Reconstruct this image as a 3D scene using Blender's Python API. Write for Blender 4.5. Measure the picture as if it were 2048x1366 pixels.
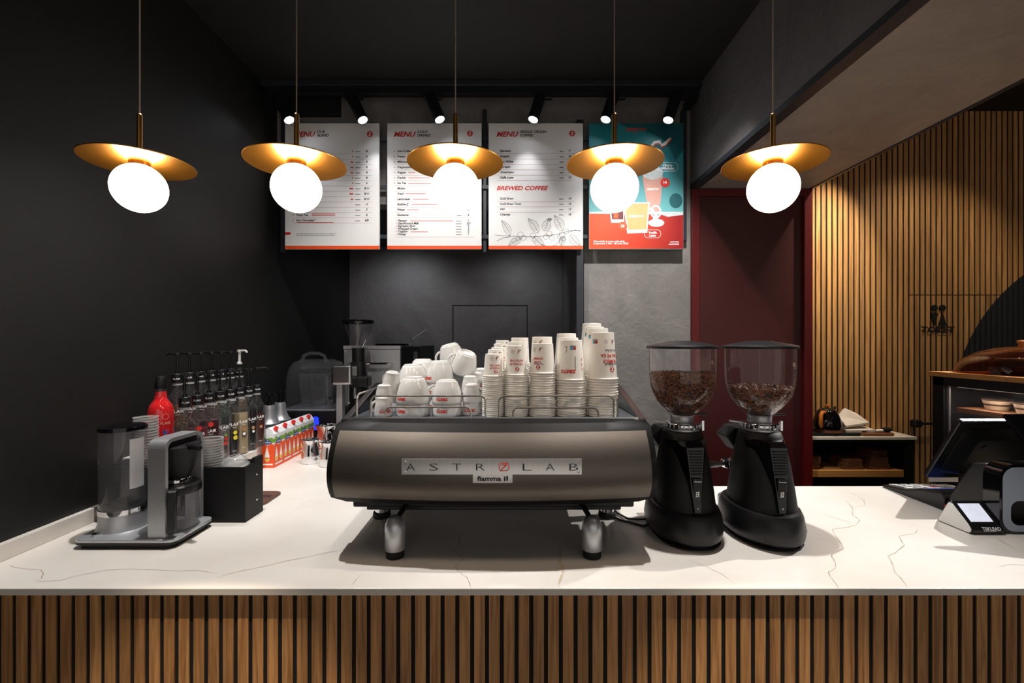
import bpy, math, random
import numpy as np
from mathutils import Vector, Matrix, Euler

for o in list(bpy.data.objects):
    bpy.data.objects.remove(o)
S = bpy.context.scene
COL = S.collection
R = math.radians
random.seed(7)

# ------------------------------------------------------------------ camera, world, light, exposure
ZC = 0.95            # height of the worktop above the floor
EYE = ZC + 0.654     # lens height
F = 910.0            # focal length in pixels of a 2048 px wide frame (16 mm on full frame)
cam_d = bpy.data.cameras.new('camera')
cam_d.lens = 16.0
cam_d.sensor_width = 36.0
cam_d.clip_start = 0.02
cam = bpy.data.objects.new('camera', cam_d)
COL.objects.link(cam)
cam.location = (0, 0, EYE)
cam.rotation_euler = (R(90), 0, 0)
S.camera = cam

S.view_settings.view_transform = 'Standard'
S.view_settings.look = 'None'
S.view_settings.gamma = 1.0
S.view_settings.use_curve_mapping = False
S.view_settings.exposure = 0.86

wd = bpy.data.worlds.new('world')
S.world = wd
wd.use_nodes = True
wd.node_tree.nodes['Background'].inputs['Color'].default_value = (1.0, 0.92, 0.85, 1)
wd.node_tree.nodes['Background'].inputs['Strength'].default_value = 0.34


def spot_light(name, loc, target, watt, col, angle, blend, radius, parent=None):
    ld = bpy.data.lights.new(name, 'SPOT')
    ld.energy = watt
    ld.color = col
    ld.spot_size = R(angle)
    ld.spot_blend = blend
    ld.shadow_soft_size = radius
    o = bpy.data.objects.new(name, ld)
    COL.objects.link(o)
    o.location = loc
    o.rotation_euler = (Vector(target) - Vector(loc)).to_track_quat('-Z', 'Y').to_euler()
    if parent is not None:
        o.parent = parent
    return o


# ceiling downlights above the bar and the guest side (out of frame, on the ceiling): (x, y, ceiling z, target, watt, colour, cone, blend, radius, label)
NEUT = (1.0, 0.965, 0.93)
WARM = (1.0, 0.83, 0.62)
DOWNLIGHTS = [
    (-0.45, 1.97, 3.2, (-0.45, 3.0, 1.1), 44, NEUT, 96, 0.7, 0.022, 'black ceiling downlight above the barista aisle behind the machine'),
    (0.80, 1.97, 3.2, (0.78, 3.0, 1.25), 66, NEUT, 74, 0.7, 0.022, 'black ceiling downlight above the barista aisle behind the grinders'),
    (-0.93, 1.52, 3.2, (-0.93, 1.56, ZC), 84, NEUT, 72, 0.7, 0.022, 'black ceiling downlight above the coffee brewer end of the bar'),
    (0.68, 1.58, 3.2, (0.66, 1.58, ZC), 88, NEUT, 68, 0.8, 0.022, 'black ceiling downlight above the two bean grinders'),
    (-0.80, 0.46, 3.2, (-0.80, 0.48, 0.0), 170, WARM, 39.5, 0.2, 0.022, 'black ceiling downlight on the guest side before the brewer'),
    (0.66, 0.46, 3.2, (0.66, 0.48, 0.0), 130, WARM, 39.5, 0.2, 0.022, 'black ceiling downlight on the guest side before the grinders'),
    (-1.10, 1.97, 3.2, (-1.12, 2.45, ZC), 25, NEUT, 60, 0.6, 0.022, 'black ceiling downlight above the syrup bottles'),
    (3.55, 2.35, 3.25, (1.75, 1.75, ZC), 270, NEUT, 48, 0.6, 0.02, 'black ceiling downlight right of the pastry cabinet'),
    (2.32, 2.72, 3.25, (2.14, 3.26, 1.95), 105, WARM, 56, 1.0, 0.02, 'black ceiling downlight washing the slatted wall by the red door'),
    (-0.95, 3.72, 2.5, (-0.98, 4.3, 1.75), 7, (0.95, 0.96, 1.0), 120, 1.0, 0.02, 'small downlight in the alcove ceiling above the oven'),
    (0.05, 3.72, 2.5, (0.05, 4.3, 1.75), 4.5, (0.95, 0.96, 1.0), 120, 1.0, 0.02, 'small downlight in the alcove ceiling right of the hatch'),
    (2.95, 2.45, 3.25, (2.85, 3.1, 1.2), 22, WARM, 96, 0.7, 0.02, 'black ceiling downlight above the pastry cabinet'),
]


def at(px, py, d):
    """a point at depth d in front of the lens, read off the photograph"""
    return Vector(((px - 1024) * d / F, d, EYE - (py - 683) * d / F))


# ------------------------------------------------------------------ colours and materials
def lin(c):
    c /= 255.0
    return c / 12.92 if c <= 0.04045 else ((c + 0.055) / 1.055) ** 2.4


def rgb(r, g, b):
    return (lin(r), lin(g), lin(b), 1.0)


MATS = {}


def mat(name, col, rough=0.5, metal=0.0, var=0.06, vscale=18.0, bump=0.0, bscale=60.0, emit=0.0, stretch=None, spec=0.5, coat=0.0, alpha=1.0):
    m = bpy.data.materials.new(name)
    m.use_nodes = True
    nt = m.node_tree
    p = nt.nodes['Principled BSDF']
    p.inputs['Roughness'].default_value = rough
    p.inputs['Metallic'].default_value = metal
    p.inputs['Specular IOR Level'].default_value = spec
    p.inputs['Coat Weight'].default_value = coat
    tc = nt.nodes.new('ShaderNodeTexCoord')
    mp = nt.nodes.new('ShaderNodeMapping')
    if stretch:
        mp.inputs['Scale'].default_value = stretch
    nt.links.new(tc.outputs['Object'], mp.inputs['Vector'])
    nz = nt.nodes.new('ShaderNodeTexNoise')
    nz.inputs['Scale'].default_value = vscale
    nz.inputs['Detail'].default_value = 4
    nt.links.new(mp.outputs['Vector'], nz.inputs['Vector'])
    rm = nt.nodes.new('ShaderNodeMapRange')
    rm.inputs['From Min'].default_value = 0.3
    rm.inputs['From Max'].default_value = 0.7
    rm.inputs['To Min'].default_value = 1 - var
    rm.inputs['To Max'].default_value = 1 + var
    nt.links.new(nz.outputs['Fac'], rm.inputs['Value'])
    mx = nt.nodes.new('ShaderNodeVectorMath')
    mx.operation = 'MULTIPLY'
    mx.inputs[0].default_value = col[:3]
    nt.links.new(rm.outputs['Result'], mx.inputs[1])
    nt.links.new(mx.outputs['Vector'], p.inputs['Base Color'])
    if bump:
        nb = nt.nodes.new('ShaderNodeTexNoise')
        nb.inputs['Scale'].default_value = bscale
        nb.inputs['Detail'].default_value = 5
        nt.links.new(mp.outputs['Vector'], nb.inputs['Vector'])
        bp = nt.nodes.new('ShaderNodeBump')
        bp.inputs['Strength'].default_value = bump
        bp.inputs['Distance'].default_value = 0.004
        nt.links.new(nb.outputs['Fac'], bp.inputs['Height'])
        nt.links.new(bp.outputs['Normal'], p.inputs['Normal'])
    if emit:
        p.inputs['Emission Color'].default_value = col
        p.inputs['Emission Strength'].default_value = emit
    MATS[name] = m
    return m


def glass(name, tint=(0.93, 0.94, 0.95), body=0.06, gloss=0.5, rough=0.02, bodycol=None):
    """thin clear shell: mostly see-through, glossy towards grazing angles, a little body colour"""
    m = bpy.data.materials.new(name)
    m.use_nodes = True
    nt = m.node_tree
    nt.nodes.clear()
    out = nt.nodes.new('ShaderNodeOutputMaterial')
    tr = nt.nodes.new('ShaderNodeBsdfTransparent')
    tr.inputs['Color'].default_value = (*tint, 1)
    gl = nt.nodes.new('ShaderNodeBsdfGlossy')
    gl.inputs['Roughness'].default_value = rough
    gl.inputs['Color'].default_value = (1, 1, 1, 1)
    fr = nt.nodes.new('ShaderNodeLayerWeight')
    fr.inputs['Blend'].default_value = 0.5
    pw = nt.nodes.new('ShaderNodeMath')
    pw.operation = 'POWER'
    pw.inputs[1].default_value = 3.5
    nt.links.new(fr.outputs['Facing'], pw.inputs[0])
    ml = nt.nodes.new('ShaderNodeMath')
    ml.operation = 'MULTIPLY_ADD'
    ml.inputs[1].default_value = gloss
    ml.inputs[2].default_value = 0.035
    ml.use_clamp = True
    nt.links.new(pw.outputs[0], ml.inputs[0])
    df = nt.nodes.new('ShaderNodeBsdfDiffuse')
    df.inputs['Color'].default_value = (*(bodycol or (0.8, 0.82, 0.85)), 1)
    m1 = nt.nodes.new('ShaderNodeMixShader')
    nz = nt.nodes.new('ShaderNodeTexNoise')
    nz.inputs['Scale'].default_value = 9
    rm = nt.nodes.new('ShaderNodeMapRange')
    rm.inputs['To Min'].default_value = body * 0.6
    rm.inputs['To Max'].default_value = body * 1.4
    tc = nt.nodes.new('ShaderNodeTexCoord')
    nt.links.new(tc.outputs['Object'], nz.inputs['Vector'])
    nt.links.new(nz.outputs['Fac'], rm.inputs['Value'])
    nt.links.new(rm.outputs['Result'], m1.inputs['Fac'])
    nt.links.new(tr.outputs[0], m1.inputs[1])
    nt.links.new(df.outputs[0], m1.inputs[2])
    m2 = nt.nodes.new('ShaderNodeMixShader')
    nt.links.new(ml.outputs[0], m2.inputs['Fac'])
    nt.links.new(m1.outputs[0], m2.inputs[1])
    nt.links.new(gl.outputs[0], m2.inputs[2])
    nt.links.new(m2.outputs[0], out.inputs['Surface'])
    MATS[name] = m
    return m


def wood(name, light, dark, rough=0.5, grain=9.0, circle=None):
    """long vertical grain, each board with its own tone; optionally painted black inside a circle of the wall"""
    m = bpy.data.materials.new(name)
    m.use_nodes = True
    nt = m.node_tree
    p = nt.nodes['Principled BSDF']
    p.inputs['Roughness'].default_value = rough
    tc = nt.nodes.new('ShaderNodeTexCoord')
    oi = nt.nodes.new('ShaderNodeObjectInfo')
    geo = nt.nodes.new('ShaderNodeNewGeometry')
    add = nt.nodes.new('ShaderNodeVectorMath')
    add.operation = 'MULTIPLY_ADD'
    cmb = nt.nodes.new('ShaderNodeCombineXYZ')
    for i in range(3):
        nt.links.new(oi.outputs['Random'], cmb.inputs[i])
    nt.links.new(cmb.outputs[0], add.inputs[0])
    add.inputs[1].default_value = (37, 53, 71)
    nt.links.new(geo.outputs['Position'], add.inputs[2])
    mp = nt.nodes.new('ShaderNodeMapping')
    mp.inputs['Scale'].default_value = (grain * 10, grain * 10, grain * 0.42)
    nt.links.new(add.outputs[0], mp.inputs['Vector'])
    nz = nt.nodes.new('ShaderNodeTexNoise')
    nz.inputs['Scale'].default_value = 1.0
    nz.inputs['Detail'].default_value = 6
    nz.inputs['Roughness'].default_value = 0.62
    nz.inputs['Distortion'].default_value = 0.5
    nt.links.new(mp.outputs[0], nz.inputs['Vector'])
    cr = nt.nodes.new('ShaderNodeValToRGB')
    cr.color_ramp.elements[0].position = 0.32
    cr.color_ramp.elements[0].color = dark
    cr.color_ramp.elements[1].position = 0.62
    cr.color_ramp.elements[1].color = light
    nt.links.new(nz.outputs['Fac'], cr.inputs['Fac'])
    rm = nt.nodes.new('ShaderNodeMapRange')
    rm.inputs['To Min'].default_value = 0.78
    rm.inputs['To Max'].default_value = 1.18
    nt.links.new(oi.outputs['Random'], rm.inputs['Value'])
    mx = nt.nodes.new('ShaderNodeVectorMath')
    mx.operation = 'MULTIPLY'
    nt.links.new(cr.outputs['Color'], mx.inputs[0])
    nt.links.new(rm.outputs['Result'], mx.inputs[1])
    last = mx.outputs['Vector']
    if circle:
        cx, cz, rr = circle
        sub = nt.nodes.new('ShaderNodeVectorMath')
        sub.operation = 'SUBTRACT'
        nt.links.new(geo.outputs['Position'], sub.inputs[0])
        sub.inputs[1].default_value = (cx, 0, cz)
        mul = nt.nodes.new('ShaderNodeVectorMath')
        mul.operation = 'MULTIPLY'
        mul.inputs[1].default_value = (1, 0, 1)
        nt.links.new(sub.outputs[0], mul.inputs[0])
        ln = nt.nodes.new('ShaderNodeVectorMath')
        ln.operation = 'LENGTH'
        nt.links.new(mul.outputs[0], ln.inputs[0])
        lt = nt.nodes.new('ShaderNodeMath')
        lt.operation = 'LESS_THAN'
        lt.inputs[1].default_value = rr
        nt.links.new(ln.outputs['Value'], lt.inputs[0])
        mc = nt.nodes.new('ShaderNodeMix')
        mc.data_type = 'RGBA'
        nt.links.new(lt.outputs[0], mc.inputs['Factor'])
        nt.links.new(last, mc.inputs['A'])
        mc.inputs['B'].default_value = rgb(38, 40, 46)
        last = mc.outputs['Result']
    nt.links.new(last, p.inputs['Base Color'])
    bp = nt.nodes.new('ShaderNodeBump')
    bp.inputs['Strength'].default_value = 0.15
    bp.inputs['Distance'].default_value = 0.002
    nt.links.new(nz.outputs['Fac'], bp.inputs['Height'])
    nt.links.new(bp.outputs['Normal'], p.inputs['Normal'])
    MATS[name] = m
    return m


def plaster(name, a, b, rough=0.62, bump=0.5):
    m = bpy.data.materials.new(name)
    m.use_nodes = True
    nt = m.node_tree
    p = nt.nodes['Principled BSDF']
    p.inputs['Roughness'].default_value = rough
    tc = nt.nodes.new('ShaderNodeNewGeometry')
    n1 = nt.nodes.new('ShaderNodeTexNoise')
    n1.inputs['Scale'].default_value = 2.2
    n1.inputs['Detail'].default_value = 8
    n1.inputs['Roughness'].default_value = 0.6
    n1.inputs['Distortion'].default_value = 1.3
    nt.links.new(tc.outputs['Position'], n1.inputs['Vector'])
    cr = nt.nodes.new('ShaderNodeValToRGB')
    cr.color_ramp.elements[0].position = 0.3
    cr.color_ramp.elements[0].color = a
    cr.color_ramp.elements[1].position = 0.72
    cr.color_ramp.elements[1].color = b
    nt.links.new(n1.outputs['Fac'], cr.inputs['Fac'])
    nt.links.new(cr.outputs['Color'], p.inputs['Base Color'])
    n2 = nt.nodes.new('ShaderNodeTexNoise')
    n2.inputs['Scale'].default_value = 11
    n2.inputs['Detail'].default_value = 8
    n2.inputs['Distortion'].default_value = 2.0
    nt.links.new(tc.outputs['Position'], n2.inputs['Vector'])
    bp = nt.nodes.new('ShaderNodeBump')
    bp.inputs['Strength'].default_value = bump
    bp.inputs['Distance'].default_value = 0.012
    nt.links.new(n2.outputs['Fac'], bp.inputs['Height'])
    nt.links.new(bp.outputs['Normal'], p.inputs['Normal'])
    MATS[name] = m
    return m


mat('black_paint', rgb(20, 20, 19), 0.55, var=0.05, vscale=3, bump=0.05, bscale=200)
mat('black_ceiling', rgb(19, 19, 18), 0.7, var=0.08, vscale=2)
mat('floor_stone', rgb(95, 88, 82), 0.5, var=0.12, vscale=2)
plaster('plaster', rgb(106, 103, 101), rgb(138, 134, 131))
plaster('plaster_dark', rgb(84, 82, 83), rgb(106, 104, 105))
plaster('plaster_warm', rgb(132, 122, 114), rgb(160, 149, 140))
mat('trim_metal', rgb(48, 51, 58), 0.45, 0.3)
mat('black_metal', rgb(25, 26, 29), 0.42, 0.2)
mat('black_felt', rgb(8, 8, 9), 0.9)
mat('black_plastic', rgb(18, 18, 20), 0.4, spec=0.4, var=0.05, bump=0.06, bscale=300)
mat('black_gloss', rgb(9, 9, 11), 0.08, var=0.02)
mat('black_powder', rgb(19, 19, 21), 0.55, spec=0.3, var=0.12, vscale=300, bump=0.12, bscale=500)
mat('rubber', rgb(15, 15, 15), 0.75)
mat('graphite', rgb(38, 40, 44), 0.35, var=0.05)
mat('machine_black', rgb(11, 11, 12), 0.5, var=0.05, spec=0.22)
mat('rail_steel', rgb(206, 200, 192), 0.26, 0.85, var=0.02)
mat('till_black', rgb(11, 11, 12), 0.4, var=0.05)
mat('slate_grey', rgb(150, 160, 176), 0.35, var=0.03)
mat('red_door', rgb(64, 19, 18), 0.42, var=0.04, vscale=4)
mat('red_frame', rgb(86, 10, 12), 0.4, var=0.04)
mat('steel', rgb(190, 190, 190), 0.22, 1.0, var=0.04)
mat('brushed', rgb(186, 188, 191), 0.42, 0.75, var=0.05, vscale=40, stretch=(0.5, 0.5, 9), bump=0.03, bscale=120)
mat('brushed_flat', rgb(196, 199, 204), 0.4, 0.7, var=0.04, vscale=40, stretch=(9, 0.6, 1))
mat('chrome', rgb(225, 225, 228), 0.06, 1.0, var=0.01)
mat('panel_steel', rgb(108, 102, 96), 0.46, 1.0, var=0.05, vscale=30, stretch=(0.4, 6, 6), bump=0.02, bscale=90)
mat('plate_steel', rgb(214, 212, 208), 0.36, 1.0, var=0.05, vscale=30, stretch=(8, 1, 0.5))
mat('satin_silver', rgb(190, 192, 196), 0.36, 0.7, var=0.02)
mat('gold', rgb(214, 146, 44), 0.42, 1.0, var=0.04, vscale=30, coat=0.8)
MATS['gold'].node_tree.nodes['Principled BSDF'].inputs['Coat Roughness'].default_value = 0.14
mat('gold_rod', rgb(190, 140, 72), 0.3, 1.0, var=0.04)
mat('globe', (1.0, 0.88, 0.72, 1), 0.4, var=0.01, emit=5.2)
mat('lens', (0.9, 0.94, 1.0, 1), 0.4, var=0.01, emit=16.0)
mat('cord', rgb(150, 135, 125), 0.5)
mat('porcelain', rgb(216, 216, 214), 0.12, var=0.01, coat=0.3)
mat('paper', rgb(247, 244, 237), 0.6, var=0.02)
mat('paper_in', rgb(236, 228, 208), 0.7, var=0.02)
mat('print_red', rgb(206, 42, 30), 0.5, var=0.02)
mat('print_black', rgb(28, 28, 34), 0.5, var=0.02)
mat('print_grey', rgb(120, 120, 122), 0.5, var=0.02)
mat('print_pale', rgb(196, 150, 146), 0.5, var=0.02)
mat('print_white', rgb(242, 242, 240), 0.5, var=0.02)
mat('print_cyan', rgb(60, 178, 208), 0.5, var=0.02)
mat('print_blue', rgb(38, 74, 150), 0.5, var=0.02)
mat('print_green', rgb(120, 168, 58), 0.5, var=0.08)
mat('print_yellow', rgb(226, 208, 54), 0.5, var=0.05)
mat('print_orange', rgb(242, 84, 28), 0.45, var=0.02)
mat('board_white', rgb(232, 231, 230), 0.5, var=0.01)
mat('poster_cream', rgb(214, 172, 112), 0.5, var=0.05)
mat('poster_pink', rgb(206, 154, 140), 0.5, var=0.05)
mat('poster_cola', rgb(104, 34, 26), 0.5, var=0.4, vscale=60)
mat('poster_pale', rgb(196, 204, 204), 0.5, var=0.12, vscale=90)
mat('poster_tealdark', rgb(20, 92, 100), 0.5, var=0.1, vscale=9)
mat('carton_white', rgb(232, 236, 240), 0.42, var=0.02)
mat('cap_red', rgb(214, 30, 28), 0.35, var=0.02)
mat('white_plastic', rgb(226, 225, 222), 0.4, var=0.02)
mat('grey_plastic', rgb(176, 178, 180), 0.42, var=0.02)
mat('screen', rgb(196, 200, 214), 0.2, var=0.1, vscale=30, emit=0.45)
mat('screen_blue', rgb(90, 120, 235), 0.2, var=0.25, vscale=40, emit=0.25)
mat('blue_glow', rgb(30, 50, 255), 0.2, var=0.1, emit=0.9)
mat('tan_wood', rgb(186, 132, 74), 0.45, var=0.12, vscale=30, stretch=(1, 6, 6))
mat('brown_wood', rgb(112, 70, 44), 0.55, var=0.25, vscale=24, stretch=(1, 8, 8))
mat('orange_wood', rgb(196, 112, 36), 0.4, var=0.1, vscale=20)
mat('brown_mat', rgb(88, 60, 50), 0.35, var=0.1)
mat('linen', rgb(205, 198, 192), 0.8, var=0.05, bump=0.1, bscale=300)
mat('cake', rgb(58, 28, 20), 0.6, var=0.3, vscale=60, bump=0.3)
mat('cream', rgb(214, 190, 160), 0.6, var=0.06)
mat('bean', rgb(118, 70, 40), 0.36, var=0.35, vscale=90)
mat('bean_core', rgb(48, 28, 17), 0.6, var=0.2)
mat('vein', rgb(158, 142, 122), 0.35, var=0.2, vscale=40)
mat('vein_pale', rgb(198, 186, 166), 0.35, var=0.12, vscale=40)
mat('tray_mesh', rgb(150, 160, 172), 0.3, 0.9, var=0.3, vscale=300)
mat('dark_bronze', rgb(78, 52, 46), 0.25, 0.8, var=0.05)
wood('oak', rgb(196, 146, 94), rgb(136, 92, 54), 0.5)
wood('oak_wall', rgb(196, 148, 90), rgb(150, 106, 60), 0.55, 7.0, circle=(4.407, 1.058, 1.268))
glass('glass', body=0.015)
glass('glass_bottle', (0.88, 0.89, 0.9), 0.012, 0.6)
glass('glass_hopper', (0.97, 0.96, 0.97), 0.012, 0.6)
glass('plastic_clear', (0.93, 0.93, 0.94), 0.10, 0.9, 0.06, (0.9, 0.9, 0.88))
glass('plastic_dome', (0.9, 0.9, 0.9), 0.22, 0.9, 0.05, (0.9, 0.9, 0.88))
glass('plastic_rim', (0.8, 0.8, 0.8), 0.55, 0.9, 0.06, (0.9, 0.89, 0.86))
glass('glass_smoke', (0.62, 0.42, 0.33), 0.06, 0.6, 0.02, (0.10, 0.04, 0.025))
glass('glass_carafe', (0.9, 0.9, 0.92), 0.05, 0.6)
glass('jug_clear', (0.88, 0.88, 0.91), 0.03, 0.7, 0.04)

# worktop: pale engineered stone with a cloudy tone and a fine dust of specks
def stone():
    m = bpy.data.materials.new('stone')
    m.use_nodes = True
    nt = m.node_tree
    p = nt.nodes['Principled BSDF']
    p.inputs['Roughness'].default_value = 0.26
    g = nt.nodes.new('ShaderNodeNewGeometry')
    n1 = nt.nodes.new('ShaderNodeTexNoise')
    n1.inputs['Scale'].default_value = 3.0
    n1.inputs['Detail'].default_value = 6
    nt.links.new(g.outputs['Position'], n1.inputs['Vector'])
    cr = nt.nodes.new('ShaderNodeValToRGB')
    cr.color_ramp.elements[0].position = 0.3
    cr.color_ramp.elements[0].color = rgb(214, 208, 200)
    cr.color_ramp.elements[1].position = 0.6
    cr.color_ramp.elements[1].color = rgb(226, 221, 214)
    nt.links.new(n1.outputs['Fac'], cr.inputs['Fac'])
    nt.links.new(cr.outputs['Color'], p.inputs['Base Color'])
    MATS['stone'] = m
stone()


def poster_red():
    """printed red table top: orange on the left running to dark red on the right"""
    m = bpy.data.materials.new('poster_red')
    m.use_nodes = True
    nt = m.node_tree
    p = nt.nodes['Principled BSDF']
    p.inputs['Roughness'].default_value = 0.5
    tc = nt.nodes.new('ShaderNodeTexCoord')
    sx = nt.nodes.new('ShaderNodeSeparateXYZ')
    nt.links.new(tc.outputs['Generated'], sx.inputs[0])
    cr = nt.nodes.new('ShaderNodeValToRGB')
    cr.color_ramp.elements[0].position = 0.1
    cr.color_ramp.elements[0].color = rgb(240, 74, 20)
    cr.color_ramp.elements[1].position = 0.95
    cr.color_ramp.elements[1].color = rgb(150, 10, 16)
    nt.links.new(sx.outputs['X'], cr.inputs['Fac'])
    nt.links.new(cr.outputs['Color'], p.inputs['Base Color'])
    MATS['poster_red'] = m
    m2 = m.copy()
    m2.name = 'poster_teal'
    r2 = [n for n in m2.node_tree.nodes if n.type == 'VALTORGB'][0]
    r2.color_ramp.elements[0].position = 0.0
    r2.color_ramp.elements[0].color = rgb(126, 192, 194)
    r2.color_ramp.elements[1].position = 0.75
    r2.color_ramp.elements[1].color = rgb(30, 132, 142)
    s2 = [n for n in m2.node_tree.nodes if n.type == 'SEPXYZ'][0]
    for l in list(m2.node_tree.links):
        if l.to_node == r2:
            m2.node_tree.links.remove(l)
    m2.node_tree.links.new(s2.outputs['Z'], r2.inputs['Fac'])
    MATS['poster_teal'] = m2
poster_red()


# ------------------------------------------------------------------ mesh helpers
class MB:
    def __init__(s):
        s.v, s.f, s.sm = [], [], []

    def add(s, vs, fs, smooth=False, M=None):
        b = len(s.v)
        if M is not None:
            vs = [M @ Vector(v) for v in vs]
        s.v += [tuple(v) for v in vs]
        s.f += [[i + b for i in f] for f in fs]
        s.sm += [smooth] * len(fs)
        return s

    def box(s, x0, x1, y0, y1, z0, z1, M=None):
        vs = [(x0, y0, z0), (x1, y0, z0), (x1, y1, z0), (x0, y1, z0), (x0, y0, z1), (x1, y0, z1), (x1, y1, z1), (x0, y1, z1)]
        fs = [(0, 3, 2, 1), (4, 5, 6, 7), (0, 1, 5, 4), (1, 2, 6, 5), (2, 3, 7, 6), (3, 0, 4, 7)]
        return s.add(vs, fs, False, M)

    def lathe(s, prof, c=(0, 0, 0), n=28, M=None, sx=1.0, sy=1.0, cap=True):
        vs, fs, idx = [], [], []
        for r, z in prof:
            if r < 1e-6:
                idx.append([len(vs)])
                vs.append((c[0], c[1], c[2] + z))
            else:
                row = []
                for k in range(n):
                    a = 2 * math.pi * k / n
                    row.append(len(vs))
                    vs.append((c[0] + r * sx * math.cos(a), c[1] + r * sy * math.sin(a), c[2] + z))
                idx.append(row)
        for a, b in zip(idx, idx[1:]):
            for k in range(n):
                j = (k + 1) % n
                if len(a) == 1 and len(b) == 1:
                    continue
                if len(a) == 1:
                    fs.append((a[0], b[j], b[k]))
                elif len(b) == 1:
                    fs.append((a[k], a[j], b[0]))
                else:
                    fs.append((a[k], a[j], b[j], b[k]))
        return s.add(vs, fs, True, M)

    def cyl(s, r, z0, z1, c=(0, 0, 0), n=24, M=None, sx=1.0, sy=1.0):
        return s.lathe([(0, z0), (r, z0), (r, z1), (0, z1)], c, n, M, sx, sy)

    def rod(s, a, b, r, n=12, r2=None):
        a, b = Vector(a), Vector(b)
        q = (b - a).to_track_quat('Z', 'Y').to_matrix().to_4x4()
        L = (b - a).length
        r2 = r if r2 is None else r2
        return s.lathe([(0, 0), (r, 0), (r2, L), (0, L)], n=n, M=Matrix.Translation(a) @ q)

    def tube(s, pts, r, n=8, closed=False):
        pts = [Vector(p) for p in pts]
        N = len(pts)
        vs, fs = [], []
        t0 = (pts[1] - pts[0]).normalized()
        up = Vector((0, 0, 1)) if abs(t0.z) < 0.9 else Vector((1, 0, 0))
        nrm = t0.cross(up).normalized()
        for i, p in enumerate(pts):
            if closed:
                t = (pts[(i + 1) % N] - pts[i - 1]).normalized()
            else:
                t = (pts[min(i + 1, N - 1)] - pts[max(i - 1, 0)]).normalized()
            nrm = (nrm - t * nrm.dot(t)).normalized()
            bi = t.cross(nrm)
            rr = r[i] if isinstance(r, (list, tuple)) else r
            for k in range(n):
                a = 2 * math.pi * k / n
                vs.append(p + nrm * rr * math.cos(a) + bi * rr * math.sin(a))
        for i in range(N if closed else N - 1):
            for k in range(n):
                j = (k + 1) % n
                a, b = i * n, ((i + 1) % N) * n
                fs.append((a + k, a + j, b + j, b + k))
        if not closed:
            fs.append(tuple(range(n - 1, -1, -1)))
            fs.append(tuple((N - 1) * n + k for k in range(n)))
        return s.add(vs, fs, True)

    def loft(s, secs, smooth=True, M=None):
        n = len(secs[0])
        vs = [p for sec in secs for p in sec]
        fs = []
        for i in range(len(secs) - 1):
            for k in range(n):
                j = (k + 1) % n
                fs.append((i * n + k, i * n + j, (i + 1) * n + j, (i + 1) * n + k))
        fs.append(tuple(range(n - 1, -1, -1)))
        fs.append(tuple((len(secs) - 1) * n + k for k in range(n)))
        return s.add(vs, fs, smooth, M)

    def prism(s, poly, a0, a1, axis='z', M=None, smooth=False):
        def P(u, v, a):
            return {'z': (u, v, a), 'y': (u, a, v), 'x': (a, u, v)}[axis]
        return s.loft([[P(u, v, a0) for u, v in poly], [P(u, v, a1) for u, v in poly]], smooth, M)

    def ball(s, c, rx, ry=None, rz=None, n=16, m=10, M=None):
        ry = rx if ry is None else ry
        rz = rx if rz is None else rz
        pr = [(math.sin(math.pi * i / m), -math.cos(math.pi * i / m)) for i in range(m + 1)]
        pr = [(0 if i in (0, m) else r * rx, z * rz) for i, (r, z) in enumerate(pr)]
        return s.lathe(pr, c, n, M, 1, ry / rx)

    def grid(s, fn, nu, nv, smooth=True):
        vs = [fn(i / nu, j / nv) for j in range(nv + 1) for i in range(nu + 1)]
        fs = [(j * (nu + 1) + i, j * (nu + 1) + i + 1, (j + 1) * (nu + 1) + i + 1, (j + 1) * (nu + 1) + i) for j in range(nv) for i in range(nu)]
        return s.add(vs, fs, smooth)

    def mesh(s, name, m):
        me = bpy.data.meshes.new(name)
        me.from_pydata(s.v, [], s.f)
        me.polygons.foreach_set('use_smooth', s.sm)
        me.update()
        if any(s.sm):
            me.set_sharp_from_angle(angle=R(38))
        me.materials.append(MATS[m])
        return me

    def build(s, name, m, parent=None, loc=None, bevel=0.0, seg=2):
        o = bpy.data.objects.new(name, s.mesh(name, m))
        COL.objects.link(o)
        if loc is not None:
            o.location = loc
        if parent is not None:
            o.parent = parent
        if bevel:
            b = o.modifiers.new('bevel', 'BEVEL')
            b.width = bevel
            b.segments = seg
            b.limit_method = 'ANGLE'
            b.angle_limit = R(40)
        return o


def fixn(o):
    """consistent outward normals"""
    import bmesh
    bm = bmesh.new()
    bm.from_mesh(o.data)
    bmesh.ops.recalc_face_normals(bm, faces=bm.faces)
    bm.to_mesh(o.data)
    bm.free()
    return o


def tag(o, label, cat, group=None):
    o['label'] = label
    o['category'] = cat
    if group:
        o['group'] = group
    return o


def struct(o, label=None):
    o['kind'] = 'structure'
    if label:
        o['label'] = label
    return o


def thing(name, label, cat, loc=(0, 0, 0), rotz=0.0, group=None):
    o = bpy.data.objects.new(name, None)
    o.empty_display_size = 0.05
    COL.objects.link(o)
    o.location = loc
    o.rotation_euler = (0, 0, rotz)
    return tag(o, label, cat, group)


def dup(o, parent=None):
    c = o.copy()
    COL.objects.link(c)
    if parent is not None:
        c.parent = parent
    for ch in list(o.children):
        if ch.type in ('MESH', 'EMPTY'):
            dup(ch, c)
    return c


def rrect(x0, x1, y0, y1, r, n=4):
    pts = []
    for cx, cy, a0 in ((x1 - r, y1 - r, 0), (x0 + r, y1 - r, 90), (x0 + r, y0 + r, 180), (x1 - r, y0 + r, 270)):
        for k in range(n + 1):
            a = R(a0 + 90 * k / n)
            pts.append((cx + r * math.cos(a), cy + r * math.sin(a)))
    return pts


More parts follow.
